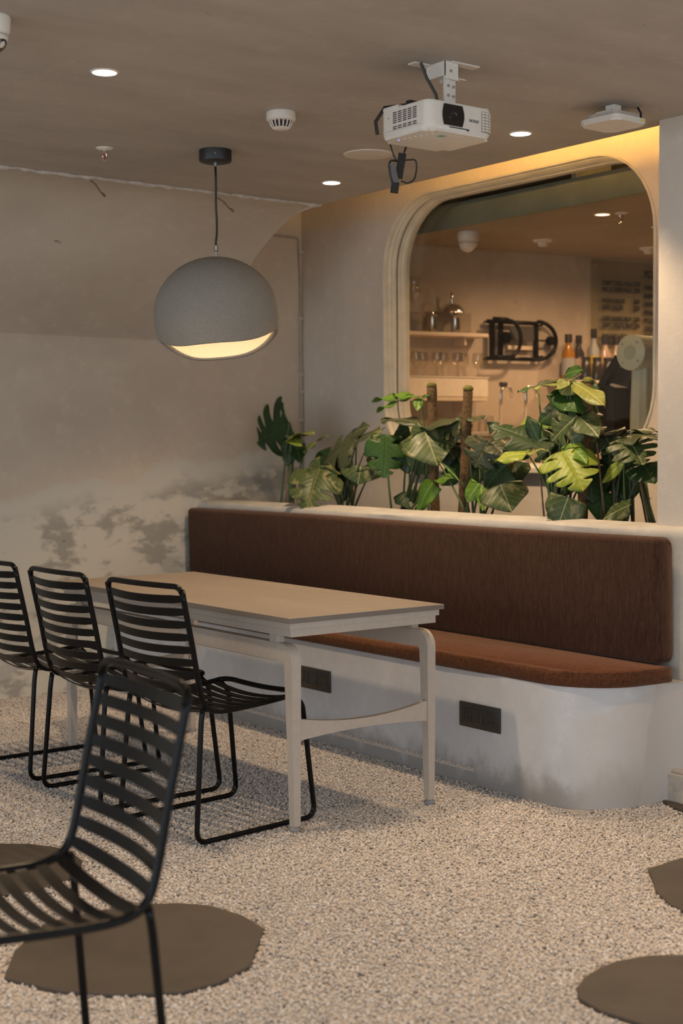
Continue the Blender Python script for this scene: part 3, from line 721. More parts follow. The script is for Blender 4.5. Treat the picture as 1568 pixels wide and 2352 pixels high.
for k in range(seg):
    a = 2 * PI * k / seg; dv = Vector((math.cos(a), math.sin(a), 0)); zc_ = zcut(dv * math.sqrt(.036 + .019 * dv.dot(RT) ** 2))
    co, ci = [], []
    for i in range(nr + 1):
        u = i / nr; ang = u
        zt = 2.070; 
        th0 = PI / 2; th1 = -math.asin(min(.99, max(.02, (ZM - zc_) / .216)) ** 1.2); th = th0 + (th1 - th0) * u
        R = .256; hu = zt - ZM; hd = .216
        ex = 1 if th > 0 else 2 / 2.4
        z = ZM + (hu * math.sin(th) if th > 0 else -hd * abs(math.sin(th)) ** ex); r_ = R * math.cos(th) ** ex
        co.append(PC * 0 + dv * r_ + Vector((0, 0, pz(z))))
        Ri = R - .024; z2 = ZM + ((hu - .024) * math.sin(th) if th > 0 else -(hd - .008) * abs(math.sin(th)) ** ex); ci.append(dv * (Ri * math.cos(th) ** ex) + Vector((0, 0, pz(z2))))
    grid_o.append(co); grid_i.append(ci)
V_o = [[bm.verts.new(p) for p in c_] for c_ in grid_o]
for k in range(seg):
    a, b2 = V_o[k], V_o[(k + 1) % seg]
    for i in range(nr): bm.faces.new((a[i], a[i + 1], b2[i + 1], b2[i]))
# rounded rim
V_r = []
for k in range(seg):
    po, pi_ = grid_o[k][-1], grid_i[k][-1]; mid = (po + pi_) / 2; h = (po - pi_).length / 2
    V_r.append([V_o[k][-1]] + [bm.verts.new(mid + (po - mid) * math.cos(PI * j / 6) + Vector((0, 0, -1)) * h * .9 * math.sin(PI * j / 6)) for j in range(1, 7)])
for k in range(seg):
    a, b2 = V_r[k], V_r[(k + 1) % seg]
    for i in range(6): bm.faces.new((a[i], a[i + 1], b2[i + 1], b2[i]))
bmesh.ops.remove_doubles(bm, verts=bm.verts, dist=1e-5)
shell = obj('lamp_shade', bm, M['lamp_shell'], t, smooth_='all')
bm = BM(); V_i = [[bm.verts.new(p) for p in c_] for c_ in grid_i]
for k in range(seg):
    a, b2 = V_i[k], V_i[(k + 1) % seg]
    for i in range(nr): bm.faces.new((a[i], b2[i], b2[i + 1], a[i + 1]))
bmesh.ops.remove_doubles(bm, verts=bm.verts, dist=1e-5)
obj('shade_lining', bm, M['lamp_inner'], shell, smooth_='all')
bm = BM(); lathe(bm, [(0, -.05), (.022, -.042), (.032, -.02), (.03, 0), (.016, .03), (.014, .06), (0, .06)], 16, (0, 0, pz(1.90))); obj('bulb', bm, M['glow_warm'], t, smooth_='all')
l = bpy.data.lights.new('pendant_light', 'POINT'); l.energy = 1.5; l.color = (1, .76, .50); l.shadow_soft_size = .05
o = bpy.data.objects.new('pendant_light', l); COL.objects.link(o); o.location = (PC.x, PC.y, 1.83)

# ------------------------------------------------------------------ ceiling fittings
def downlight(label, x, y, z=ZC, r=.042, power=80, grp='ceiling downlights', beam=True, mat='glow'):
    t = thing('downlight', label, 'light', (x, y, z), 0, grp)
    bm = BM(); lathe(bm, [(r - .004, -.001), (r - .003, -.004), (r + .002, -.003), (r + .005, .0)], 28); obj('trim_ring', bm, M['white_plastic'], t, smooth_=True)
    bm = BM(); lathe(bm, [(0, -.002), (r - .004, -.002), (r - .004, .0), (0, .0)], 28); obj('diffuser', bm, M[mat], t)
    if beam: spot((x, y, z - .03), power)
downlight('round recessed ceiling light, upper left, nearest of the three', 2.185, 4.137)
downlight('round recessed ceiling light right of the projector', 3.902, 4.003)
downlight('round recessed ceiling light, smallest, above the ceiling corner', 3.923, 5.251)
downlight('round warm recessed light in the bar ceiling seen through the window', 5.61, 5.147, beam=False, mat='glow_warm')
# smoke detector
t = thing('smoke_detector', 'white round smoke detector on the ceiling', 'detector', (2.958, 4.261, ZC))
bm = BM(); lathe(bm, [(0, -.032), (.048, -.032), (.053, -.028), (.054, -.004), (.052, 0), (0, 0)], 32); obj('base', bm, M['white_plastic'], t, smooth_=True)
bm = BM(); lathe(bm, [(0, -.052), (.026, -.052), (.034, -.032), (0, -.032)], 24); obj('chamber', bm, M['vent_dark'], t)
for k in range(16):
    a = 2 * PI * k / 16; d_ = Vector((math.cos(a), math.sin(a), 0))
    bm = BM(); tube(bm, [d_ * .041 + Vector((0, 0, -.031)), d_ * .038 + Vector((0, 0, -.044)), d_ * .029 + Vector((0, 0, -.058))], .0028, 6); obj('fin', bm, M['white_plastic'], t, smooth_='all')
bm = BM(); lathe(bm, [(0, -.0635), (.024, -.0625), (.031, -.058), (.031, -.055), (0, -.055)], 24); obj('cap', bm, M['white_plastic'], t, smooth_=True)
# sprinklers
def sprinkler(label, x, y, z):
    t = thing('sprinkler', label, 'sprinkler', (x, y, z), .5, 'ceiling sprinklers')
    bm = BM(); lathe(bm, [(0, -.008), (.020, -.008), (.034, -.003), (.036, 0), (0, 0)], 24); obj('escutcheon', bm, M['white_metal'], t, smooth_=True)
    bm = BM(); lathe(bm, [(.011, -.02), (.011, -.006)], 12); 
    tube(bm, [(.010, 0, -.018), (.014, 0, -.030), (.012, 0, -.042), (.004, 0, -.050)], .0022, 6); tube(bm, [(-.010, 0, -.018), (-.014, 0, -.030), (-.012, 0, -.042), (-.004, 0, -.050)], .0022, 6)
    obj('frame', bm, M['chrome'], t, smooth_=True)
    bm = BM(); lathe(bm, [(0, -.046), (.003, -.044), (.003, -.022), (0, -.02)], 8); obj('bulb', bm, M['red_glass'], t, smooth_=True)
    bm = BM(); lathe(bm, [(0, -.054), (.014, -.053), (.014, -.051), (.004, -.050), (0, -.049)], 12); obj('deflector', bm, M['chrome'], t)
sprinkler('small fire sprinkler on the ceiling left of the pendant lamp', 2.733, 5.182, ZC)
sprinkler('small fire sprinkler on the bar ceiling behind the window', 5.66, 5.06, ZC)
bm = BM(); lathe(bm, [(0, -.006), (.085, -.006), (.100, -.004), (.103, 0), (0, 0)], 40)
tag(obj('ceiling_speaker', bm, M['pillar'], loc=(3.668, 4.656, ZC), smooth_=True), 'flat round speaker cover on the ceiling behind the projector', 'speaker')
# dome cameras
def dome(label, x, y, z, rz, s=1):
    t = thing('dome_camera', label, 'camera', (x, y, z), rz, 'dome security cameras')
    bm = BM(); lathe(bm, [(0, -.05 * s), (.045 * s, -.05 * s), (.052 * s, -.04 * s), (.055 * s, -.004), (.054 * s, 0), (0, 0)], 28); obj('housing', bm, M['white_plastic'], t, smooth_=True)
    bm = BM(); prof_ = [(0, -.048 * s)] + [(.047 * s * math.cos(a), -.052 * s - .047 * s * math.sin(a)) for a in [PI / 2 * i / 8 for i in range(9)]]
    lathe(bm, prof_[1:], 24); ball = obj('eyeball', bm, M['white_plastic'], t, smooth_='all')
    bm = BM(); lathe(bm, [(0, .040 * s), (.016 * s, .043 * s), (.027 * s, .036 * s), (.027 * s, .026 * s), (0, .02 * s)], 20)
    bm.transform(Matrix.Translation((0, 0, -.058 * s)) @ Matrix.Rotation(math.radians(125), 4, 'Y')); obj('lens_window', bm, M['lens'], t, smooth_=True)
dome('white dome security camera cut off at the upper left edge', 1.655, 3.80, ZC, -1.0)
dome('white dome security camera on the bar ceiling seen through the window', 5.46, 6.02, ZC, -.3, 1.15)
for lab, x, y in (('small white ceiling sensor in the bar, left of the menu board', 6.03, 6.0), ('small white ceiling sensor in the bar, beside the right window frame', 6.80, 5.86)):
    t = thing('ceiling_sensor', lab, 'sensor', (x, y, ZC), 0, 'bar ceiling sensors')
    bm = BM(); lathe(bm, [(0, -.012), (.052, -.010), (.06, 0), (0, 0)], 20); obj('base', bm, M['white_plastic'], t, smooth_=True)
    bm = BM(); lathe(bm, [(0, -.040), (.024, -.036), (.036, -.012), (0, -.012)], 20); obj('cap', bm, M['white_plastic'], t, smooth_=True)
# wifi access point
t = thing('access_point', 'white square wireless access point on the ceiling near the pillar', 'router', (3.855, 3.487, ZC), math.radians(3))
def sq(h, r, n=6): return [p for p in arc((h - r, h - r), r, 0, PI / 2, n)] + arc((-h + r, h - r), r, PI / 2, PI, n) + arc((-h + r, -h + r), r, PI, 1.5 * PI, n) + arc((h - r, -h + r), r, 1.5 * PI, 2 * PI, n)
bm = BM(); prism(bm, sq(.088, .028), -.072, -.052)
bmesh.ops.bevel(bm, geom=[e for e in bm.edges if abs(e.verts[0].co.z + .072) < 1e-5 and abs(e.verts[1].co.z + .072) < 1e-5], offset=.006, segments=3, affect='EDGES'); obj('cover', bm, M['white_plastic'], t, smooth_=True)
bm = BM(); prism(bm, sq(.072, .022), -.052, -.036); obj('back_shell', bm, M['curb'], t)
bm = BM(); box(bm, -.05, .03, -.03, .04, -.036, -.024, .002); box(bm, -.02, .02, -.02, .02, -.026, 0, .002); obj('mount', bm, M['white_plastic'], t)
bm = BM(); tube(bm, [(.060, -.05, -.045), (.095, -.045, -.05), (.098, -.045, -.02), (.085, -.04, .0)], .004, 6); obj('cable', bm, M['black_plastic'], t, smooth_='all')
bm = BM(); box(bm, .04, .062, -.0886, -.0875, -.063, -.057); obj('yellow_marking', bm, M['yellow_ink'], t)
# stub cables in the ceiling seam
for lab, a, b2 in (('short cut cable end hanging from the ceiling seam, left one', at(207, 414, y=5.755), at(240, 450, y=5.80)), ('short cut cable end hanging from the ceiling seam, behind the lamp cord', at(500, 455, y=5.755), at(535, 485, y=5.80))):
    bm = BM(); tube(bm, [a, a.lerp(b2, .3) + Vector((.004, 0, .004)), a.lerp(b2, .75) - Vector((0, 0, .003)), b2], .004, 6); tube(bm, [a.lerp(b2, .82), b2 + (b2 - a) * .02], .006, 6)
    tag(obj('cable_end', bm, M['stake'], smooth_=True), lab, 'cable', 'cut cable ends at the ceiling seam')
# conduit on the left wall and down the corner
bm = BM(); a = at(612, 538, y=YL - .008); b2 = at(688, 547, y=YL - .008)
pts = [(a.x, YL - .010, a.z), (4.895, YL - .010, b2.z), (4.905, YL - .012, 2.3), (4.906, YL - .012, 1.8), (4.909, YL - .012, 1.3), (4.909, YL - .012, .88)]
tube(bm, fillet_path(pts, .02, 4), .006, 8); cdt = tag(obj('conduit', bm, M['conduit'], smooth_='all'), 'thin painted conduit pipe running down the corner beside the window wall', 'pipe')
for z in (2.44, 2.05, 1.72, 1.62, 1.45):
    bm = BM(); box(bm, 4.894, 4.922, YL - .024, YL, z - .008, z + .008, .003); obj('clip', bm, M['trim_white'], cdt)

# ------------------------------------------------------------------ projector
PJ = Vector((2.98, 3.435, 0)); PZ0, PZ1 = 2.258, 2.352
t = thing('projector', 'white projector hung upside down from a ceiling bracket', 'projector', (PJ.x, PJ.y, ZC))
W2, D2 = .136, .118
bm = BM(); pl = sq(1, .25, 6); pl = [(x * W2 * (1 if True else 1), y * D2) for x, y in pl]
prism(bm, pl, pz(PZ0), pz(PZ1))
es = [e for e in bm.edges if abs(e.verts[0].co.z - e.verts[1].co.z) < 1e-6]
bmesh.ops.bevel(bm, geom=[e for e in es if e.verts[0].co.z < pz(PZ0) + .001], offset=.022, segments=4, affect='EDGES', profile=.5)
bmesh.ops.bevel(bm, geom=[e for e in bm.edges if abs(e.verts[0].co.z - pz(PZ1)) < 1e-6 and abs(e.verts[1].co.z - pz(PZ1)) < 1e-6], offset=.005, segments=2, affect='EDGES')
body = obj('body', bm, M['white_plastic'], t, smooth_=True)
# stepped cover on the side, towards the back
bm = BM(); box(bm, -W2 + .004, -.02, .03, D2 - .012, pz(PZ1) - .004, pz(PZ1) + .010, .004); obj('cable_cover', bm, M['white_plastic'], t, smooth_=True)
# vent grille on the -X side
bm = BM()
for r_ in range(9):
    for c_ in range(5):
        if r_ == 6: continue
        y = -.065 + c_ * .024; z = pz(PZ1) - .014 - r_ * .0062
        box(bm, -W2 - .0008, -W2 + .002, y, y + .018, z - .0035, z)
obj('vent_slots', bm, M['vent_dark'], t)
bm = BM(); box(bm, -W2 - .0004, -W2 + .001, -.075, D2 - .03, pz(PZ0) + .024, pz(PZ0) + .0248); box(bm, -W2 - .0006, -W2 + .002, .07, .074, pz(PZ1) - .03, pz(PZ1) - .026); obj('seam', bm, M['grey_ink'], t)
# lens recess on the front (-Y)
bm = BM(); ln = [(-.052 + (.006 * math.cos(PI * (i / 8 - .5)) * -1), pz(PZ1) - .008 - (PZ1 - PZ0 - .030) * i / 8) for i in range(9)] + [(.022 + .008 * math.cos(PI * (i / 8 - .5)), pz(PZ1) - .008 - (PZ1 - PZ0 - .030) * (1 - i / 8)) for i in range(9)]
a = [bm.verts.new((x - .02, -D2 - .003, z)) for x, z in ln]; b_ = [bm.verts.new((x - .02, -D2 + .02, z)) for x, z in ln]
bm.faces.new(a); bm.faces.new(b_[::-1])
for i in range(len(a)): bm.faces.new((a[i], a[(i + 1) % len(a)], b_[(i + 1) % len(a)], b_[i]))
obj('lens_bezel', bm, M['lens'], t)
bm = BM(); lathe(bm, [(0, -.0036), (.013, -.0036), (.015, -.0042), (.016, -.003)], 24, (-.035, -D2, pz((PZ0 + PZ1) / 2) + .002), 'Y'); obj('lens', bm, M['lens'], t, smooth_=True)
# exhaust louvre at the right end of the front, wrapping the corner
LC = Vector((W2 * .75, -D2 * .75, 0)); LA, LB = W2 * .25, D2 * .25
def louv(u, o):      # u metres along the front face and round its right corner
    if u < LC.x: return Vector((u, -D2 - o, 0))
    a = -PI / 2 + (u - LC.x) / .031; return Vector((LC.x + (LA + o) * math.cos(a), LC.y + (LB + o) * math.sin(a), 0))
def louv_patch(bm, u0, u1, z0, z1, o, n=3):
    cols = []
    for k in range(n + 1):
        u = u0 + (u1 - u0) * k / n
        cols.append([bm.verts.new(louv(u, oo) + Vector((0, 0, z))) for oo, z in ((-.004, z0), (o, z0), (o, z1), (-.004, z1))])
    for a, b2 in zip(cols, cols[1:]):
        for k in range(4): bm.faces.new((a[k], a[(k + 1) % 4], b2[(k + 1) % 4], b2[k]))
    bm.faces.new(cols[0]); bm.faces.new(cols[-1][::-1])
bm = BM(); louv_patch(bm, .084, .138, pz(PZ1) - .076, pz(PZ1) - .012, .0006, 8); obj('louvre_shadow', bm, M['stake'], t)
for r_ in range(7):
    for c_ in range(4):
        u = .085 + c_ * .0135; z = pz(PZ1) - .014 - r_ * .0088
        bm = BM(); louv_patch(bm, u, u + .0105, z - .0068, z, .0035); obj('louvre', bm, M['white_plastic'], t)
bm = text_bm('EPSON', .013); bm.transform(Matrix.Translation((.052, -D2 - .0005, pz(PZ1) - .046)) @ Matrix.Rotation(PI / 2, 4, 'X') @ Matrix.Rotation(PI, 4, 'Z')); obj('lettering', bm, M['ink'], t)
bm = BM(); box(bm, -.05, .025, -D2 - .002, -D2 + .001, pz(PZ0) + .016, pz(PZ0) + .019); box(bm, .022, .030, -D2 - .003, -D2 + .001, pz(PZ0) + .013, pz(PZ0) + .018); obj('slider', bm, M['ink'], t)
bm = BM(); box(bm, -.05, -.025, -.08, -.055, pz(PZ0) - .0006, pz(PZ0) + .001); obj('label_sticker', bm, M['teal_label'], t)['label'] = 'teal end of the sticker on the underside'
bm = BM(); box(bm, -.025, .035, -.085, -.055, pz(PZ0) - .0006, pz(PZ0) + .001); obj('label_sticker', bm, M['white_metal'], t)['label'] = 'white sticker on the underside'
bm = BM()
for k in range(6): lathe(bm, [(0, -.002), (.003, -.0015), (.003, .001)], 8, (-.105 + k * .004, .03 - k * .022, pz(PZ0)))
obj('control_button', bm, M['white_metal'], t)
bm = BM(); lathe(bm, [(0, -.002), (.0025, -.0015), (.0025, .001)], 8, (-.108, .055, pz(PZ0))); obj('status_light', bm, simple('blue_led', (.1, .1, .8), .4, emit=((.25, .25, 1), 2)), t)
# bracket
bm = BM(); box(bm, -.02 + .0, .075, -.038, .038, pz(PZ1) + .0, pz(PZ1) + .006, .001)
obj('projector_plate', bm, M['white_metal'], t)
bm = BM(); box(bm, -.07, .06, .02, .055, -.004, 0); obj('ceiling_plate', bm, M['white_metal'], t)
bm = BM(); box(bm, .02, .135, -.055, -.02, -.004, 0); obj('ceiling_plate', bm, M['white_metal'], t)
bm = BM(); box(bm, -.002, .055, -.045, -.042, -.055, 0); box(bm, -.002, .0, -.045, .045, -.045, 0); box(bm, .053, .055, -.045, .045, -.045, 0); box(bm, .053, .085, -.045, -.02, -.05, -.047); obj('upper_bracket', bm, M['white_metal'], t)
bm = BM(); box(bm, .004, .026, -.039, -.028, pz(PZ1) + .002, -.008, .001); box(bm, .030, .051, -.034, -.022, pz(PZ1) + .002, -.03, .001); obj('drop_arm', bm, M['white_metal'], t)
for (x, y, z) in ((.010, -.040, -.03), (.021, -.046, -.03), (.015, -.040, -.075), (.015, -.040, -.105), (.041, -.035, -.075), (.041, -.035, -.105)):
    bm = BM(); lathe(bm, [(0, -.003), (.0045, -.002), (.0045, .001)], 10, (x, y, z), 'Y'); obj('bolt', bm, M['screw'], t)
bm = BM(); lathe(bm, [(0, 0), (.03, 0), (.03, .012), (0, .012)], 20, (.045, -.02, pz(PZ1) + .006)); obj('pivot', bm, M['black_plastic'], t)
bm = BM(); tube(bm, [(.05, -.03, pz(PZ1) + .012), (.105, -.03, pz(PZ1) + .014)], .004, 6); tube(bm, [(.105, -.03, pz(PZ1) + .014), (.12, -.05, pz(PZ1) + .012), (.130, -.09, pz(PZ1) - .002)], .0022, 6); tube(bm, [(.04, -.05, pz(PZ1) + .006), (.125, -.105, pz(PZ1) + .002)], .003, 6); obj('support_rod', bm, M['white_metal'], t)
bm = BM(); tube(bm, [(-.055, .01, -.004), (-.04, .0, -.05), (-.01, -.01, -.10), (0, -.012, pz(PZ1) + .004)], .005, 6)
tube(bm, [(-.02, .02, pz(PZ1) + .012), (-.07, .07, pz(PZ1) + .022), (-.12, .11, pz(PZ1) + .015), (-.145, .125, pz(PZ1) - .03), (-.14, .122, pz(PZ1) - .07)], .006, 8)
tube(bm, [(-.03, .03, pz(PZ1) + .012), (-.05, .08, pz(PZ1) + .03), (-.04, .12, pz(PZ1) + .02)], .008, 6)
box(bm, -.075, -.035, .04, .062, pz(PZ1) + .014, pz(PZ1) + .034, .003)
obj('cable_bundle', bm, M['black_plastic'], t, smooth_=True)
# hanging adapters below
t = thing('cable_adapter', 'black adapter brick and coiled cable dangling below the projector', 'adapter', (2.93, 3.60, 2.262))
def loc_(px, py, y=3.6): q = at(px, py, y=y); return q - t.location
bm = BM(); A = loc_(922, 352); B_ = loc_(912, 440); 
def slab(bm, a, b2, w, d_):
    ax = (b2 - a).normalized(); sd = CR * 1.0; sd = (sd - ax * sd.dot(ax)).normalized(); dn = ax.cross(sd)
    vs = [bm.verts.new(p + sd * sx_ * w + dn * sy_ * d_) for p in (a, b2) for sx_, sy_ in ((-1, -1), (1, -1), (1, 1), (-1, 1))]
    bm.faces.new(vs[:4][::-1]); bm.faces.new(vs[4:])
    for k in range(4): bm.faces.new((vs[k], vs[(k + 1) % 4], vs[4 + (k + 1) % 4], vs[4 + k]))
slab(bm, loc_(924, 354), loc_(915, 408), .013, .010); obj('brick', bm, M['black_plastic'], t)
bm = BM(); slab(bm, loc_(898, 376), loc_(908, 424), .012, .008); obj('dongle', bm, M['grey_ink'], t)
bm = BM(); slab(bm, loc_(908, 420), loc_(905, 442), .013, .009); obj('plug', bm, M['black_plastic'], t)
bm = BM(); tube(bm, [loc_(896, 332), loc_(902, 352), loc_(911, 372)], .0025, 6); tube(bm, [loc_(932, 338), loc_(926, 356)], .0035, 6)
tube(bm, fillet_path([loc_(911, 370), loc_(930, 368), loc_(955, 366), loc_(957, 385), loc_(952, 414), loc_(935, 422), loc_(922, 416)], .04, 4), .0028, 6)
tube(bm, fillet_path([loc_(911, 370), loc_(895, 368), loc_(893, 385), loc_(897, 410), loc_(904, 424)], .03, 4), .0035, 6)
obj('cable_loop', bm, M['black_plastic'], t, smooth_='all')

# ------------------------------------------------------------------ plants
def leaf_bm(L_, Wd, kind, rnd, fold=.25, droop=.35):
    """leaf along +Y from base (0,0,0); blade normal +Z; fold = V angle, droop = bend"""
    bm = BM(); n, mcols = 30, 7
    ph = rnd.uniform(0, 6)
    def P(t, s, sgn):
        if kind == 'lance': xm = Wd / 2 * math.sin(PI * t ** .85) ** .9; ym = L_ * t + .05 * L_ * math.sin(PI * t)
        else:
            xm = Wd / 2 * math.sin(PI * min(1, t ** .74)) ** .8
            ym = L_ * t ** 1.12 - .27 * L_ * math.sin(PI * min(t / .40, 1)) + (.10 * L_ * math.sin(PI * t) if kind == 'monstera' else 0)
        x = sgn * xm * s; y = L_ * t + s ** 1.25 * (ym - L_ * t)
        z = abs(x) * math.tan(fold) + .012 * L_ / .15 * math.sin(ph + t * 9 + sgn) * s * s * .6
        z -= abs(x) ** 2 / max(Wd, .01) * 1.1 * .6
        # bend along length
        yy = y; R = L_ / max(.05, abs(droop)); ang = (y / R) * (1 if droop > 0 else -1)
        yb = R * math.sin(abs(ang)); zb = -R * (1 - math.cos(ang)) * (1 if droop > 0 else -1)
        return Vector((x, yb - z * math.sin(ang) * -1, zb + z * math.cos(ang)))
    def grid(f, nu, nv, sgn):
        G = [[bm.verts.new(P(*f(a / nu, b / nv), sgn)) for b in range(nv + 1)] for a in range(nu + 1)]
        for a in range(nu):
            for b in range(nv):
                q = [G[a][b], G[a + 1][b], G[a + 1][b + 1], G[a][b + 1]]
                bm.faces.new(q if sgn > 0 else q[::-1])
    for sgn in (-1, 1):
        if kind != 'monstera':
            grid(lambda a, b: (a, b), n, mcols, sgn); continue
        ns = rnd.choice([4, 4, 5]); tb = [0] + [.22 + .58 * (k + rnd.uniform(-.15, .15)) / (ns - 2) for k in range(ns - 1)] + [1]
        for li in range(ns):
            t0, t1 = tb[li], tb[li + 1]; s0 = rnd.uniform(.30, .45); wk = rnd.uniform(.22, .42)
            S0 = .36
            def f(a, b, t0=t0, t1=t1, li=li, wk=wk):
                u = a * 2 - 1; g = 0 if b <= S0 else wk * ((b - S0) / (1 - S0)) ** .4
                if (u < 0 and li == 0) or (u > 0 and li == ns - 1): g = 0
                edge = 1 if g == 0 else 1 - .17 * abs(u) ** 4 * b
                return (t0 + t1) / 2 + u * (t1 - t0) / 2 * (1 - g), b * edge
            grid(f, 6, 11, sgn)
    bmesh.ops.remove_doubles(bm, verts=bm.verts, dist=1e-5)
    bmesh.ops.dissolve_degenerate(bm, dist=1e-6, edges=bm.edges)
    # give the blade thickness
    bm.normal_update(); top = bm.faces[:]; vs = bm.verts[:]
    low = {v: bm.verts.new(v.co - v.normal * .0009) for v in vs}
    rim = [e for e in bm.edges if len(e.link_faces) == 1]
    for f in top: bm.faces.new([low[v] for v in reversed(f.verts)])
    for e in rim:
        a, b2 = e.verts
        try: bm.faces.new((a, b2, low[b2], low[a]))
        except ValueError: pass
    return bm
def put_leaf(plant, rnd, base, tip, width, kind, mat, nrm=(-.62, -.52, .58), fold=.22, droop=.3, stem_from=None, smat='stem'):
    o0 = plant.location
    d_ = (tip - base); L_ = d_.length; yv = d_.normalized(); nv = Vector(nrm); nv = (nv - yv * nv.dot(yv)).normalized(); xv = yv.cross(nv)
    bm = leaf_bm(L_ * (1 + .04 * abs(droop)), width, kind, rnd, fold, droop)
    lf = obj('leaf', bm, LM[mat], plant, smooth_='all')
    # compensate the droop so that the tip lands near its mark
    q = Matrix((( xv.x, yv.x, nv.x), (xv.y, yv.y, nv.y), (xv.z, yv.z, nv.z))).to_4x4()
    lf.matrix_parent_inverse = Matrix.Identity(4)
    q = q @ Matrix.Rotation(droop * .45, 4, 'X')
    lf.matrix_basis = Matrix.Translation(base - o0) @ q
    if stem_from is not None:
        a = stem_from - o0; b2 = base - o0; mid = a.lerp(b2, .55) + Vector((0, 0, .10 * (b2 - a).length)) + Vector((rnd.uniform(-.02, .02), rnd.uniform(-.02, .02), 0))
        pts = [((a * (1 - k / 8) + mid * (k / 8)) * (1 - k / 8) + (mid * (1 - k / 8) + b2 * (k / 8)) * (k / 8)) for k in range(9)]
        bm = BM(); tube(bm, pts, [.0065 - .0035 * k / 8 for k in range(9)], 7); obj('stem', bm, M[smat], plant, smooth_='all')
    return lf
def plant(label, px, X, leaves, pole=None, stakes=(), seed=1, name='monstera_plant'):
    b = at(px, 1150, x=X); t = thing(name, label, 'plant', (b.x, b.y, .88), 0, 'potted climbers in the planter'); rnd = random.Random(seed)
    for lv in leaves:
        (bx_, by_, tx_, ty_, wpx, kind, mat) = lv[:7]; opt = lv[7] if len(lv) > 7 else {}
        xb = X + opt.get('dx', 0); xt = xb + opt.get('tx', -.03)
        B = at(bx_, by_, x=xb); T = at(tx_, ty_, x=xt)
        if 'span' in opt: pass
        wd = 1.16 * wpx * (B - EYE).dot(CF) / F; T = B + (T - B) * 1.06
        sf = None
        if not opt.get('nostem'):
            sf = Vector((b.x + rnd.uniform(-.05, .05), b.y + rnd.uniform(-.05, .05), .875))
            if 'sx' in opt: sf = at(opt['sx'], 1160, x=X + opt.get('sdx', 0)); sf.z = .875
        put_leaf(t, rnd, B, T, wd, kind, mat, opt.get('n', (-.62 + rnd.uniform(-.15, .15), -.52 + rnd.uniform(-.15, .15), .5 + rnd.uniform(-.1, .25))), opt.get('fold', .2), opt.get('droop', .35), sf, opt.get('sm', 'stem' if mat in ('lime', 'bright', 'mid') else 'stem_dark'))
    if pole:
        q = at(pole[0], pole[1], x=X); bm = BM(); rr_ = random.Random(seed + 5)
        zz = [.87 + (q.z - .87) * i / 26 for i in range(27)]
        q0 = at(pole[2], 1165, x=X)
        pts = [Vector((q.x + (q0.x - q.x) * (1 - i / 26), q.y + (q0.y - q.y) * (1 - i / 26), z)) - t.location for i, z in enumerate(zz)]
        rad = [.0232 + rr_.uniform(-.0016, .0018) for _ in pts]; rad[-1] = .014
        tube(bm, pts, rad, 14); po = obj('moss_pole', bm, M['moss'], t, smooth_='all')
        bm = BM(); lathe(bm, [(0, .005), (.014, .003), (.0236, -.007), (.0246, -.02), (.018, -.02)], 14, pts[-1]); obj('moss_top', bm, M['moss_green'], po, smooth_='all')
    for (x0, y0, x1, y1, dx) in stakes:
        a = at(x0, y0, x=X + dx); c_ = at(x1, y1, x=X + dx); c_.z = .87
        bm = BM(); tube(bm, [a - t.location, c_ - t.location], .0042, 6); obj('stake', bm, M['stake'], t, smooth_='all')
    return t
UP = (-.25, -.2, .95)
FACE = (-.6, -.75, .25)
plant('small dark monstera plant standing leftmost in the planter', 650, 4.5, [
    (664, 970, 596, 1012, 122, 'monstera', 'dark', dict(n=(-.62, -.74, .1), fold=.03, droop=.15, tx=-.02)),
    (668, 1008, 718, 993, 34, 'heart', 'olive', dict(n=UP)),
    (668, 1004, 690, 1022, 30, 'heart', 'lime', dict()),
    (672, 1012, 660, 1066, 44, 'heart', 'dark', dict(dx=.03)),
    (680, 1020, 690, 1060, 36, 'heart', 'dark', dict(dx=.05)),
    (700, 1042, 748, 1003, 9, 'lance', 'olive', dict(fold=.5)),
], stakes=((663, 1060, 655, 1145, .02),), seed=3)
plant('broad variegated monstera plant, second from the left in the planter', 795, 4.45, [
    (735, 1076, 706, 1166, 112, 'monstera', 'varie', dict(dx=-.12, tx=-.14, n=(-.6, -.6, .5), droop=.5)),
    (735, 1072, 690, 1108, 60, 'heart', 'varie', dict(dx=-.08)),
    (738, 1070, 770, 1120, 40, 'heart', 'varie', dict(dx=-.09)),
    (820, 1014, 742, 1066, 112, 'monstera', 'grey', dict(dx=.02, n=(-.5, -.5, .7), droop=.4)),
    (818, 1014, 868, 994, 62, 'monstera', 'grey', dict(dx=.04, n=(-.4, -.7, .55))),
    (806, 1000, 845, 980, 40, 'heart', 'grey', dict(dx=.08)),
    (830, 1070, 822, 1110, 84, 'heart', 'varie', dict(dx=.0, n=(-.55, -.5, .65), droop=.6)),
    (760, 1040, 720, 1062, 40, 'heart', 'dark', dict(dx=.08)),
    (800, 1075, 785, 1150, 52, 'heart', 'dark', dict(dx=.1)),
    (780, 1050, 765, 1110, 60, 'heart', 'dark', dict(dx=.06)),
    (870, 1050, 860, 1090, 50, 'monstera', 'grey', dict(dx=.06)),
    (838, 1036, 880, 985, 16, 'lance', 'olive', dict(dx=-.03, fold=.5)),
], stakes=((683, 1100, 678, 1150, -.06), (812, 1100, 810, 1155, .02)), seed=4)
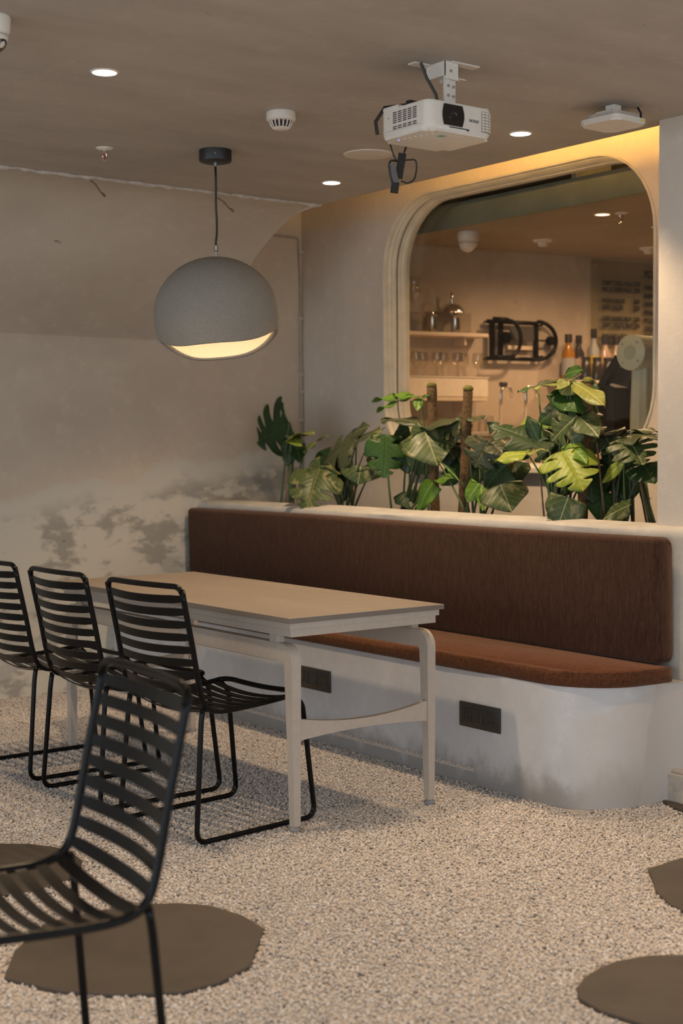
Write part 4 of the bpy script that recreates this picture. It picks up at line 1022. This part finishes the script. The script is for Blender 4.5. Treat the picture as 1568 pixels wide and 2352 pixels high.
plant('climbing monstera with a moss pole beside the left window frame', 920, 4.46, [
    (887, 998, 882, 1092, 84, 'monstera', 'mid', dict(dx=-.06, n=FACE, fold=.1, droop=.35, sx=905)),
    (968, 918, 905, 905, 30, 'lance', 'bright', dict(n=UP, sx=985)),
    (950, 912, 858, 919, 26, 'lance', 'bright', dict(n=UP, nostem=1)),
    (945, 915, 868, 942, 26, 'lance', 'bright', dict(n=UP, nostem=1)),
    (962, 916, 958, 942, 22, 'heart', 'bright', dict(nostem=1)),
    (970, 914, 985, 908, 18, 'heart', 'mid', dict(nostem=1)),
    (968, 975, 880, 966, 46, 'lance', 'grey', dict(n=UP, droop=.5)),
    (975, 990, 1002, 1064, 112, 'heart', 'varie', dict(dx=-.08, n=(-.6, -.6, .5), droop=.55)),
    (978, 988, 945, 1028, 56, 'heart', 'varie', dict(dx=-.05)),
    (1060, 965, 972, 985, 70, 'heart', 'grey', dict(dx=-.02, n=UP, droop=.5)),
    (940, 1000, 935, 1082, 90, 'heart', 'dark', dict(dx=.05)),
    (975, 1040, 960, 1090, 70, 'heart', 'dark', dict(dx=.06)),
    (930, 1130, 945, 1168, 52, 'heart', 'dark', dict(dx=.02)),
    (995, 1108, 962, 1172, 48, 'heart', 'bright', dict(dx=-.1, droop=.6)),
    (1000, 1104, 1045, 1098, 26, 'lance', 'bright', dict(dx=-.1)),
    (1010, 1000, 1040, 1050, 60, 'monstera', 'grey', dict(dx=.03)),
    (940, 985, 905, 1010, 50, 'heart', 'dark', dict(dx=.08)),
], pole=(991, 880, 1000), seed=5)
plant('bushy monstera with a tall moss pole in the middle of the planter', 1090, 4.44, [
    (1075, 962, 1110, 962, 40, 'lance', 'grey', dict(n=UP)),
    (1062, 968, 1012, 1000, 70, 'monstera', 'grey', dict(n=(-.4, -.4, .8))),
    (1066, 965, 1045, 1010, 40, 'heart', 'grey', dict()),
    (1122, 1014, 1092, 1070, 92, 'monstera', 'grey', dict(dx=-.05, n=(-.6, -.6, .5), droop=.5)),
    (1125, 1016, 1158, 1046, 48, 'heart', 'grey', dict(dx=-.03)),
    (1060, 1065, 1015, 1112, 58, 'heart', 'dark', dict(dx=.05)),
    (1165, 1066, 1118, 1118, 80, 'heart', 'dark', dict(dx=.0, droop=.5)),
    (1180, 1062, 1190, 1105, 60, 'heart', 'dark', dict(dx=.05)),
    (1148, 1112, 1172, 1170, 98, 'heart', 'varie', dict(dx=-.12, n=(-.62, -.6, .45), droop=.45, fold=.1)),
    (1100, 1110, 1074, 1150, 44, 'heart', 'bright', dict(dx=-.08, sx=1112)),
    (1105, 1112, 1108, 1170, 22, 'lance', 'bright', dict(dx=-.08, nostem=1)),
    (1040, 1010, 1030, 1075, 70, 'heart', 'dark', dict(dx=.08)),
    (1100, 1045, 1085, 1110, 70, 'heart', 'dark', dict(dx=.1)),
    (1000, 1052, 1060, 1110, 6, 'lance', 'mid', dict(dx=-.1, sx=1095, sdx=-.04)),
], pole=(1075, 887, 1060), seed=6)
plant('tall monstera with lime leaves on a moss pole in front of the window', 1285, 4.42, [
    (1298, 862, 1334, 850, 40, 'heart', 'mid', dict(dx=.06)),
    (1320, 872, 1240, 882, 44, 'heart', 'grey', dict(n=UP)),
    (1236, 888, 1191, 899, 30, 'lance', 'mid', dict(n=UP)),
    (1306, 876, 1232, 892, 34, 'lance', 'olive', dict(dx=-.03, n=UP)),
    (1312, 874, 1262, 905, 36, 'heart', 'olive', dict(dx=-.05, n=UP)),
    (1308, 880, 1290, 905, 48, 'heart', 'olive', dict(dx=-.05)),
    (1316, 880, 1384, 928, 50, 'lance', 'olive', dict(dx=-.04, n=(-.4, -.5, .75))),
    (1322, 878, 1372, 900, 36, 'lance', 'dark', dict(dx=.02)),
    (1285, 892, 1335, 948, 66, 'heart', 'mid', dict(dx=-.02, sm='stem_dark')),
    (1300, 925, 1242, 968, 70, 'heart', 'dark', dict(dx=.0)),
    (1330, 930, 1345, 985, 66, 'heart', 'dark', dict(dx=.02)),
    (1325, 955, 1270, 1010, 96, 'monstera', 'varie', dict(dx=-.06, n=(-.5, -.6, .62), droop=.45)),
    (1330, 958, 1372, 1000, 60, 'heart', 'varie', dict(dx=-.05)),
    (1345, 948, 1380, 975, 44, 'heart', 'dark', dict(dx=.03)),
    (1262, 1036, 1128, 978, 84, 'monstera', 'dark', dict(dx=-.04, n=(-.5, -.7, .5), fold=.1)),
    (1240, 1020, 1212, 958, 30, 'lance', 'dark', dict(dx=-.03)),
    (1225, 970, 1195, 1000, 50, 'heart', 'lime', dict(dx=.1, sm='stem')),
    (1235, 965, 1250, 1002, 40, 'heart', 'bright', dict(dx=.11)),
    (1290, 1036, 1336, 1120, 116, 'monstera', 'lime', dict(dx=-.14, n=(-.6, -.65, .45), fold=.15, droop=.4)),
    (1305, 1020, 1345, 1062, 40, 'heart', 'bright', dict(dx=-.09)),
    (1212, 1044, 1140, 1056, 50, 'heart', 'lime', dict(dx=-.12, n=(-.35, -.5, .8), droop=.5)),
    (1208, 1042, 1256, 1036, 34, 'lance', 'olive', dict(dx=-.12, n=UP, nostem=1)),
    (1262, 985, 1255, 1060, 60, 'heart', 'dark', dict(dx=.08)),
    (1300, 1060, 1285, 1140, 90, 'heart', 'dark', dict(dx=.08)),
    (1305, 1142, 1282, 1207, 82, 'heart', 'varie', dict(dx=-.22, n=(-.7, -.55, .45), droop=.4)),
    (1302, 1140, 1258, 1190, 40, 'heart', 'dark', dict(dx=-.2)),
    (1350, 1070, 1360, 1150, 84, 'heart', 'dark', dict(dx=.04)),
], pole=(1350, 868, 1335), stakes=((1262, 1030, 1270, 1160, .03), (1240, 1090, 1255, 1160, -.02)), seed=8)
plant('wide variegated monstera at the right end beside the pillar', 1430, 4.50, [
    (1385, 1004, 1322, 1032, 84, 'heart', 'varie', dict(dx=-.02, n=(-.4, -.5, .8), droop=.5)),
    (1388, 1002, 1432, 985, 48, 'heart', 'grey', dict(dx=.0, n=UP)),
    (1390, 1004, 1410, 1045, 60, 'monstera', 'grey', dict(dx=-.02)),
    (1438, 1002, 1512, 1008, 60, 'monstera', 'grey', dict(dx=-.03, n=(-.4, -.5, .75))),
    (1438, 1006, 1474, 1064, 100, 'monstera', 'varie', dict(dx=-.05, n=(-.55, -.6, .55), droop=.5)),
    (1436, 1006, 1418, 1058, 50, 'heart', 'grey', dict(dx=-.04)),
    (1440, 990, 1508, 992, 24, 'lance', 'grey', dict(n=UP)),
    (1478, 1066, 1500, 1108, 84, 'heart', 'dark', dict(dx=-.02)),
    (1480, 1068, 1440, 1092, 50, 'heart', 'dark', dict(dx=-.01)),
    (1433, 1058, 1387, 1106, 26, 'lance', 'lime', dict(dx=-.06)),
    (1438, 1095, 1442, 1152, 60, 'heart', 'dark', dict(dx=.04)),
    (1385, 1130, 1378, 1195, 64, 'heart', 'mid', dict(dx=-.02, sm='stem_dark')),
    (1448, 1160, 1382, 1196, 48, 'heart', 'varie', dict(dx=-.13, n=(-.5, -.5, .75))),
    (1400, 1055, 1390, 1130, 80, 'heart', 'dark', dict(dx=.06)),
    (1350, 1090, 1365, 1140, 60, 'heart', 'dark', dict(dx=.05)),
    (1420, 1020, 1425, 1090, 70, 'heart', 'dark', dict(dx=.08)),
], stakes=((1370, 1018, 1396, 1172, -.08), (1408, 1100, 1415, 1165, -.02), (1468, 1100, 1500, 1185, -.04)), seed=9)
t = thing('leaf_stalks', 'bundle of green leaf stalks tied with blue string beside the pillar', 'plant', (4.62, 3.85, .88), 0)
for k, (x0, x1) in enumerate(((1463, 1494), (1470, 1502), (1478, 1508), (1484, 1512))):
    a = at(x0 - 6, 1078, x=4.60 + k * .01) - t.location; b2 = at(x1, 1190, x=4.60 + k * .01) - t.location; b2.z = min(b2.z, 0.02)
    bm = BM(); tube(bm, [a, a.lerp(b2, .5) + Vector((.0, .006 * (k - 1), 0)), b2], [.005, .007, .009], 7); obj('stem', bm, M['stem'] if k % 2 else M['stem_dark'], t, smooth_='all')
a = at(1488, 1148, x=4.58) - t.location
bm = BM(); tube(bm, [a + Vector((-.012, .028, .004)), a + Vector((-.02, .0, 0)), a + Vector((-.012, -.028, .008))], .0015, 5); obj('string_tie', bm, M['tie'], t)

# ------------------------------------------------------------------ things in the bar
BYAW = math.atan2(BD.y, BD.x)
def bar_shelf(label, s0, s1, z, depth=.16, th=.022, name='shelf'):
    t = thing(name, label, 'shelf', barp((s0 + s1) / 2, 0, z), BYAW, 'bar wall shelves')
    h = (s1 - s0) / 2
    bm = BM(); box(bm, -h, h, -depth, 0, -th, 0, .003); obj('board', bm, M['shelf'], t)
    for s in (-h * .7, h * .7):
        bm = BM(); box(bm, s - .008, s + .008, -depth * .8, 0, -th - .05, -th, .002); obj('bracket', bm, M['shelf'], t)
    return t
bar_shelf('upper cream wall shelf behind the window, holding steel cups', -.5, .47, 1.972)
bar_shelf('lower cream wall shelf behind the window, holding wine glasses', -.5, .46, 1.585)
bar_shelf('wall shelf carrying the liquor bottles behind the window', 1.0, 1.95, 1.70, .21)
# clear tray with steel cups, lids
t = thing('acrylic_tray', 'clear tray on the upper bar shelf, around the steel cups', 'tray', barp(.10, .085, 1.974), BYAW)
bm = BM(); 
for s in (-1, 1): box(bm, -.25, .25, s * .062 - .002, s * .062 + .002, 0, .115); box(bm, s * .25 - .002, s * .25 + .002, -.062, .062, 0, .115)
obj('walls', bm, M['acrylic'], t)
bm = BM(); box(bm, -.25, .25, -.062, .062, 0, .004); obj('base', bm, M['acrylic'], t)
for lab, s in (('steel cup in the tray, left one by the window frame', -.06), ('steel cup in the tray, middle one', .115), ('steel cup in the tray, right one below the domed lid', .275)):
    t = thing('steel_cup', lab, 'cup', barp(s, .09, 1.979), 0, 'steel cups in the bar tray')
    bm = BM(); lathe(bm, [(0, 0), (.026, 0), (.028, .004), (.028, .088), (.038, .098), (.038, .101), (.025, .101), (.025, .006), (0, .006)], 20); obj('body', bm, M['chrome'], t, smooth_=True)
    bm = BM(); lathe(bm, [(.004, .1015), (.012, .106), (.010, .116), (0, .118)], 12); obj('knob', bm, M['chrome'], t, smooth_=True)
for lab, s, mt in (('shiny steel domed lid with upright handle on the tray', .262, 'chrome'), ('dull domed lid with handle behind the shiny one', .095, 'acrylic')):
    t = thing('domed_lid', lab, 'lid', barp(s, .075, 2.092), 0, 'domed lids on the bar tray')
    bm = BM(); lathe(bm, [(.078, -.002)] + [(.078 * math.cos(a), .062 * math.sin(a)) for a in [PI / 2 * i / 9 for i in range(10)]], 24); obj('dome', bm, M[mt], t, smooth_=True)
    bm = BM(); lathe(bm, [(.007, .058), (.009, .085), (.010, .125), (.006, .13), (0, .13)], 12); obj('handle', bm, M[mt], t, smooth_=True)
t = thing('hurricane_glass', 'tall stemmed glass at the left end of the upper bar shelf', 'glass', barp(-.02, .10, 2.08), 0)
bm = BM(); lathe(bm, [(0, 0), (.035, 0), (.034, .003), (.006, .008), (.005, .06), (.02, .08), (.045, .12), (.03, .17), (.045, .21)], 20); obj('bowl', bm, M['glassware'], t, smooth_=True)
# wine glasses on a white rack on the lower shelf
t = thing('glass_rack', 'white plastic rack under the wine glasses on the lower bar shelf', 'rack', barp(.17, .085, 1.587), BYAW)
bm = BM(); box(bm, -.30, .30, -.07, .07, 0, .115, .006); obj('tub', bm, M['rack_white'], t)
bm = BM(); box(bm, -.305, .305, -.075, .075, .115, .122, .002); obj('rim', bm, M['rack_white'], t)
gp = [bm_ for bm_ in range(8)]
src = None
for k in range(8):
    s = -.08 + k * .072; lab = ['first', 'second', 'third', 'fourth', 'fifth', 'sixth', 'seventh', 'eighth'][k]
    t = thing('wine_glass', lab + ' wine glass from the left on the white bar rack', 'glass', barp(s, .06 + .05 * (k % 2), 1.7095), 0, 'wine glasses on the bar rack')
    bm = BM(); lathe(bm, [(0, 0), (.030, 0), (.029, .003), (.005, .008), (.004, .05), (.012, .058), (.030, .078), (.036, .105), (.031, .145)], 18); obj('bowl', bm, M['glassware'], t, smooth_=True)
# black frame hung on the wall
t = thing('wall_rack', 'black tubular metal rack mounted on the bar wall behind the window', 'rack', barp(.79, 0, 1.95), BYAW)
bm = BM(); zt, zb = .118, -.118; r_ = .013
def ry(px): return 0
loop = [(-.262, -.05, zt - .01), (.10, -.05, zt - .012)] + [(.12 + .135 * math.sin(a), -.05, .118 * math.cos(a)) for a in [PI * i / 14 for i in range(15)]] + [(.1, -.05, zb), (-.262, -.05, zb)]
tube(bm, loop, r_, 10); obj('outer_loop', bm, M['black_metal'], t, smooth_='all')
bm = BM(); loop = [(-.262, -.12, zt), (-.16, -.12, zt)] + [(-.15 + .09 * math.sin(a), -.12, .112 * math.cos(a)) for a in [PI * i / 12 for i in range(13)]] + [(-.2, -.12, zb + .004), (-.262, -.12, zb + .004)]
tube(bm, loop, .012, 10); obj('inner_loop', bm, M['black_metal'], t, smooth_='all')
for x in (-.228, -.165, .098):
    bm = BM(); box(bm, x - .016, x + .016, -.062, -.044, zb, zt, .002); obj('upright_bar', bm, M['black_metal'], t)
bm = BM(); box(bm, -.10, .10, -.058, -.052, -.005, .085, .002); obj('panel', bm, M['charcoal_door'], t)
bm = BM(); lathe(bm, [(0, -.07), (.028, -.07), (.032, -.05), (0, -.05)], 14, (.205, 0, .0), 'Y'); tube(bm, [(.10, -.06, 0), (.20, -.06, 0)], .006, 6); lathe(bm, [(0, -.09), (.034, -.09), (.04, -.06), (0, -.06)], 14, (-.14, 0, .01), 'Y'); obj('knob', bm, M['black_metal'], t, smooth_=True)
for x, z in ((-.25, zt - .01), (-.25, zb), (.15, zt - .02), (.15, zb + .02)):
    bm = BM(); tube(bm, [(x, 0, z), (x, -.05, z)], .006, 6); obj('wall_stud', bm, M['black_metal'], t)
bm = BM(); box(bm, -.10, .09, -.04, 0, -.06, -.035, .003); tag(obj('wall_ledge', bm, M['shelf'], loc=barp(.79, 0, 1.95), ), 'small cream ledge on the bar wall behind the black rack', 'shelf').rotation_euler = (0, 0, BYAW)
# menu board
t = thing('menu_board', 'clear acrylic menu board with black lettering on the bar wall', 'sign', barp(1.335, .022, 1.74), BYAW)
bm = BM(); box(bm, 0, .95, -.004, .004, 0, .745, .001); obj('panel', bm, M['board'], t)
for x, z in ((.03, .705), (.92, .705), (.03, .04)):
    bm = BM(); lathe(bm, [(0, -.012), (.010, -.012), (.010, .021), (0, .021)], 12, (x, 0, z), 'Y'); obj('standoff', bm, M['chrome'], t, smooth_=True)
rows = [('CRISPY CHILLI BALLS', '270', .597), ('MAC & CHEESE BALLS', '270', .557), ('BUTTER PANCAKE', '250', .485), ('HONEY PANCAKE', '250', .443), ('CRISPY PANEER WRAP', '230', .370), ('CRISPY CHICKEN WRAP', '340', .328), ('MARGHERITA PIZZA', '', .256), ('GARDEN PIZZA', '', .215)]
for tx, pr, z in rows:
    for s_, x, al in ((tx, .085, 'LEFT'), (pr, .365, 'CENTER')):
        if not s_: continue
        bm = text_bm(s_, .040, .001, al, .0016)
        wmax = max(v.co.x for v in bm.verts) - min(v.co.x for v in bm.verts)
        lim = .235 * (len(tx) / 18) if al == 'LEFT' else .05
        sc = lim / wmax
        bm.transform(Matrix.Translation((x, -.0055, z)) @ Matrix.Rotation(PI / 2, 4, 'X') @ Matrix.Diagonal((sc, 1, 1, 1))); obj('lettering', bm, M['ink'], t)
for tx, z, sz in (('PIZZA', .665, .065), ('FARM HOUSE', .580, .04), ('MUSHROOM', .527, .04), ('OLIVES', .474, .04), ('SPINACH', .421, .04), ('BBQ PANEER', .368, .04), ('CHICKEN', .315, .04), ('EXTRA CHEESE', .262, .04)):
    bm = text_bm(tx, sz, .001, 'LEFT', .0016); bm.transform(Matrix.Translation((.425, -.0055, z)) @ Matrix.Rotation(PI / 2, 4, 'X') @ Matrix.Diagonal((.62, 1, 1, 1))); obj('lettering', bm, M['ink'], t)
# bottles
def bottle(name, label, s, off, h, r, body, cap='cap', label_m=None, liquid=None):
    t = thing(name, label, 'bottle', barp(s, off, 1.702), 0, 'bottles on the bar shelf')
    bm = BM(); lathe(bm, [(0, 0), (r, 0), (r * 1.02, .01), (r, h * .60), (r * .45, h * .74), (r * .42, h * .86), (0, h * .86)], 16); obj('body', bm, M[body], t, smooth_=True)
    bm = BM(); lathe(bm, [(r * .5, h * .82), (r * .56, h * .83), (r * .56, h), (0, h)], 14); obj('cap', bm, M[cap], t, smooth_=True)
    if label_m:
        bm = BM(); lathe(bm, [(r * 1.03, h * .12), (r * 1.035, h * .12), (r * 1.035, h * .48), (r * 1.02, h * .48)], 16); obj('paper_label', bm, M[label_m], t)
bottle('liquor_bottle', 'amber bottle at the left end of the bottle shelf', 1.100, .105, .29, .042, 'amber', 'cap', 'bottle_grey')
bottle('liquor_bottle', 'dark bottle with a pale label right beside the amber one', 1.180, .105, .285, .036, 'bottle_dark', 'cap', 'bottle_pale')
bottle('liquor_bottle', 'tall black-capped bottle with a yellow neck band', 1.300, .10, .33, .036, 'bottle_grey', 'cap', 'bottle_yellow')
bottle('liquor_bottle', 'pinkish bottle, first right of the yellow-banded one', 1.390, .10, .285, .042, 'bottle_pale', 'cap', None)
bottle('liquor_bottle', 'pinkish bottle, second right of the yellow-banded one', 1.480, .10, .285, .042, 'bottle_pale', 'cap', 'bottle_dark')
bottle('liquor_bottle', 'dark bottle partly hidden by the mint-green drum', 1.570, .10, .28, .042, 'bottle_dark', 'cap', 'bottle_pale')
for k in range(4):
    s = 1.185 + .085 * k
    t = thing('glass_jar', ['first', 'second', 'third', 'fourth'][k] + ' clear jar from the left in front of the bottles', 'jar', barp(s, .175, 1.702), 0, 'clear jars before the bottles')
    bm = BM(); lathe(bm, [(0, 0), (.030, 0), (.032, .01), (.031, .10), (.024, .118), (.024, .13), (0, .13)], 16); obj('body', bm, M['bottle_dark'], t, smooth_=True)
    bm = BM(); lathe(bm, [(.027, .122), (.028, .145), (0, .145)], 14); obj('lid', bm, M['cap'], t, smooth_=True)
# counter and gooseneck taps
t = thing('bar_counter', 'pale raised bar counter behind the plants and window', 'counter', (5.95, 6.1, -.012), BYAW)
bm = BM(); box(bm, -.75, 1.9, -.22, .20, 0, 1.36, .004); obj('body', bm, M['rack_white'], t)
bm = BM(); box(bm, -.77, 1.92, -.24, .22, 1.36, 1.385, .004); obj('worktop', bm, M['curb'], t)
for lab, px in (('left chrome gooseneck tap with a dark handle on the bar counter', 1150), ('right chrome gooseneck tap on the bar counter', 1207)):
    q = at(px, 960, x=5.92 if px < 1200 else 6.05)
    t = thing('tap', lab, 'tap', (q.x, q.y, 1.373), BYAW, 'gooseneck taps on the bar')
    bm = BM(); R_ = .036; H_ = .24
    pts = [(0, 0, 0), (0, 0, H_)] + [(R_ - R_ * math.cos(a), 0, H_ + R_ * math.sin(a)) for a in [PI * .85 * i / 8 for i in range(1, 9)]]
    pts.append((pts[-1][0] + .012, 0, pts[-1][2] - .05)); tube(bm, pts, .009, 10); obj('spout', bm, M['chrome'], t, smooth_='all')
    bm = BM(); lathe(bm, [(0, 0), (.022, 0), (.022, .02), (.012, .03)], 14); obj('base', bm, M['chrome'], t, smooth_=True)
    if px < 1200:
        bm = BM(); box(bm, -.005, .038, -.018, .018, H_ + .034, H_ + .062, .006); obj('handle', bm, M['cap'], t)
for k in range(5):
    q = at(1060 + 16 * k, 1000, x=5.86 + .01 * k)
    t = thing('tumbler', ['first', 'second', 'third', 'fourth', 'fifth'][k] + ' upturned glass tumbler from the left on the bar counter', 'glass', (q.x, q.y, 1.373), 0, 'upturned tumblers on the bar counter')
    bm = BM(); lathe(bm, [(.030, 0), (.025, .10), (0, .10)], 14); obj('body', bm, M['glassware'], t, smooth_=True)
# mint drum on a column, with black folded panels beside it
t = thing('mint_machine', 'mint-green metal drum on a fluted column at the right of the window', 'machine', (5.30, 4.615, 0.0), 0)
o0 = t.location
axis = Vector((1, .05, 0)).normalized()
bm = BM(); lathe(bm, [(0, 0), (.078, 0), (.086, .006), (.086, .26), (0, .26)], 36)
rot = Vector((0, 0, 1)).rotation_difference(axis).to_matrix().to_4x4()
ctr = Vector((5.27, 4.655, 1.742)) - o0
bm.transform(Matrix.Translation(ctr) @ rot); obj('drum', bm, M['mint'], t, smooth_=True)
bm = BM(); lathe(bm, [(.034, -.0006), (.0345, -.0012), (.0355, -.0012), (.036, -.0004)], 28); bm.transform(Matrix.Translation(ctr) @ rot); obj('cap_ring', bm, M['mint_dark'], t)
for k in range(4):
    a = PI / 4 + k * PI / 2; bm = BM(); lathe(bm, [(0, -.004), (.006, -.003), (.007, .001)], 10, (.064 * math.cos(a), .064 * math.sin(a), 0)); bm.transform(Matrix.Translation(ctr) @ rot); obj('screw', bm, M['mint_dark'], t)
bm = BM(); cc = ctr + axis * .10; rr_ = []
for (z, s_) in ((0, 1.0), (1.2, 1.0), (1.45, .95), (1.69, .80)):
    ring = []
    for k in range(40):
        a = 2 * PI * k / 40; r_ = .062 * s_ * (1 + .05 * math.cos(a * 9)); ring.append(bm.verts.new((cc.x + r_ * math.cos(a), cc.y + r_ * math.sin(a), z)))
    rr_.append(ring)
for a, b2 in zip(rr_, rr_[1:]):
    for k in range(40): bm.faces.new((a[k], a[(k + 1) % 40], b2[(k + 1) % 40], b2[k]))
bm.faces.new(rr_[0]); bm.faces.new(rr_[-1]); obj('column', bm, M['mint'], t, smooth_=True)
t = thing('black_machine', 'tall black slanted cabinet left of the mint-green column', 'cabinet', (5.36, 4.80, 0), 0)
o0 = t.location
def X(px, py, x): return at(px, py, x=x) - o0
def panel(bm, outline, x0, x1):
    a = [bm.verts.new(X(px, py, x0)) for px, py in outline]; sh = Vector((x1 - x0, 0, 0)); b_ = [bm.verts.new(v.co + sh) for v in a]
    bm.faces.new(a); bm.faces.new(b_[::-1])
    for i in range(len(a)): bm.faces.new((a[i], a[(i + 1) % len(a)], b_[(i + 1) % len(a)], b_[i]))
bm = BM(); panel(bm, [(1365, 905), (1372, 880), (1408, 890), (1412, 1010), (1380, 1010), (1366, 960)], 5.30, 5.42); obj('front_box', bm, M['black_plastic'], t)
bm = BM(); panel(bm, [(1372, 882), (1412, 815), (1422, 822), (1385, 888)], 5.31, 5.35); obj('slanted_arm', bm, M['black_plastic'], t)
bm = BM(); panel(bm, [(1384, 905), (1412, 842), (1440, 845), (1470, 850), (1452, 1010), (1386, 1010)], 5.56, 5.62); obj('rear_panel', bm, M['black_plastic'], t)
bm = BM(); panel(bm, [(1424, 894), (1446, 852), (1456, 856), (1434, 900)], 5.545, 5.558); obj('tube_handle', bm, M['charcoal_door'], t)
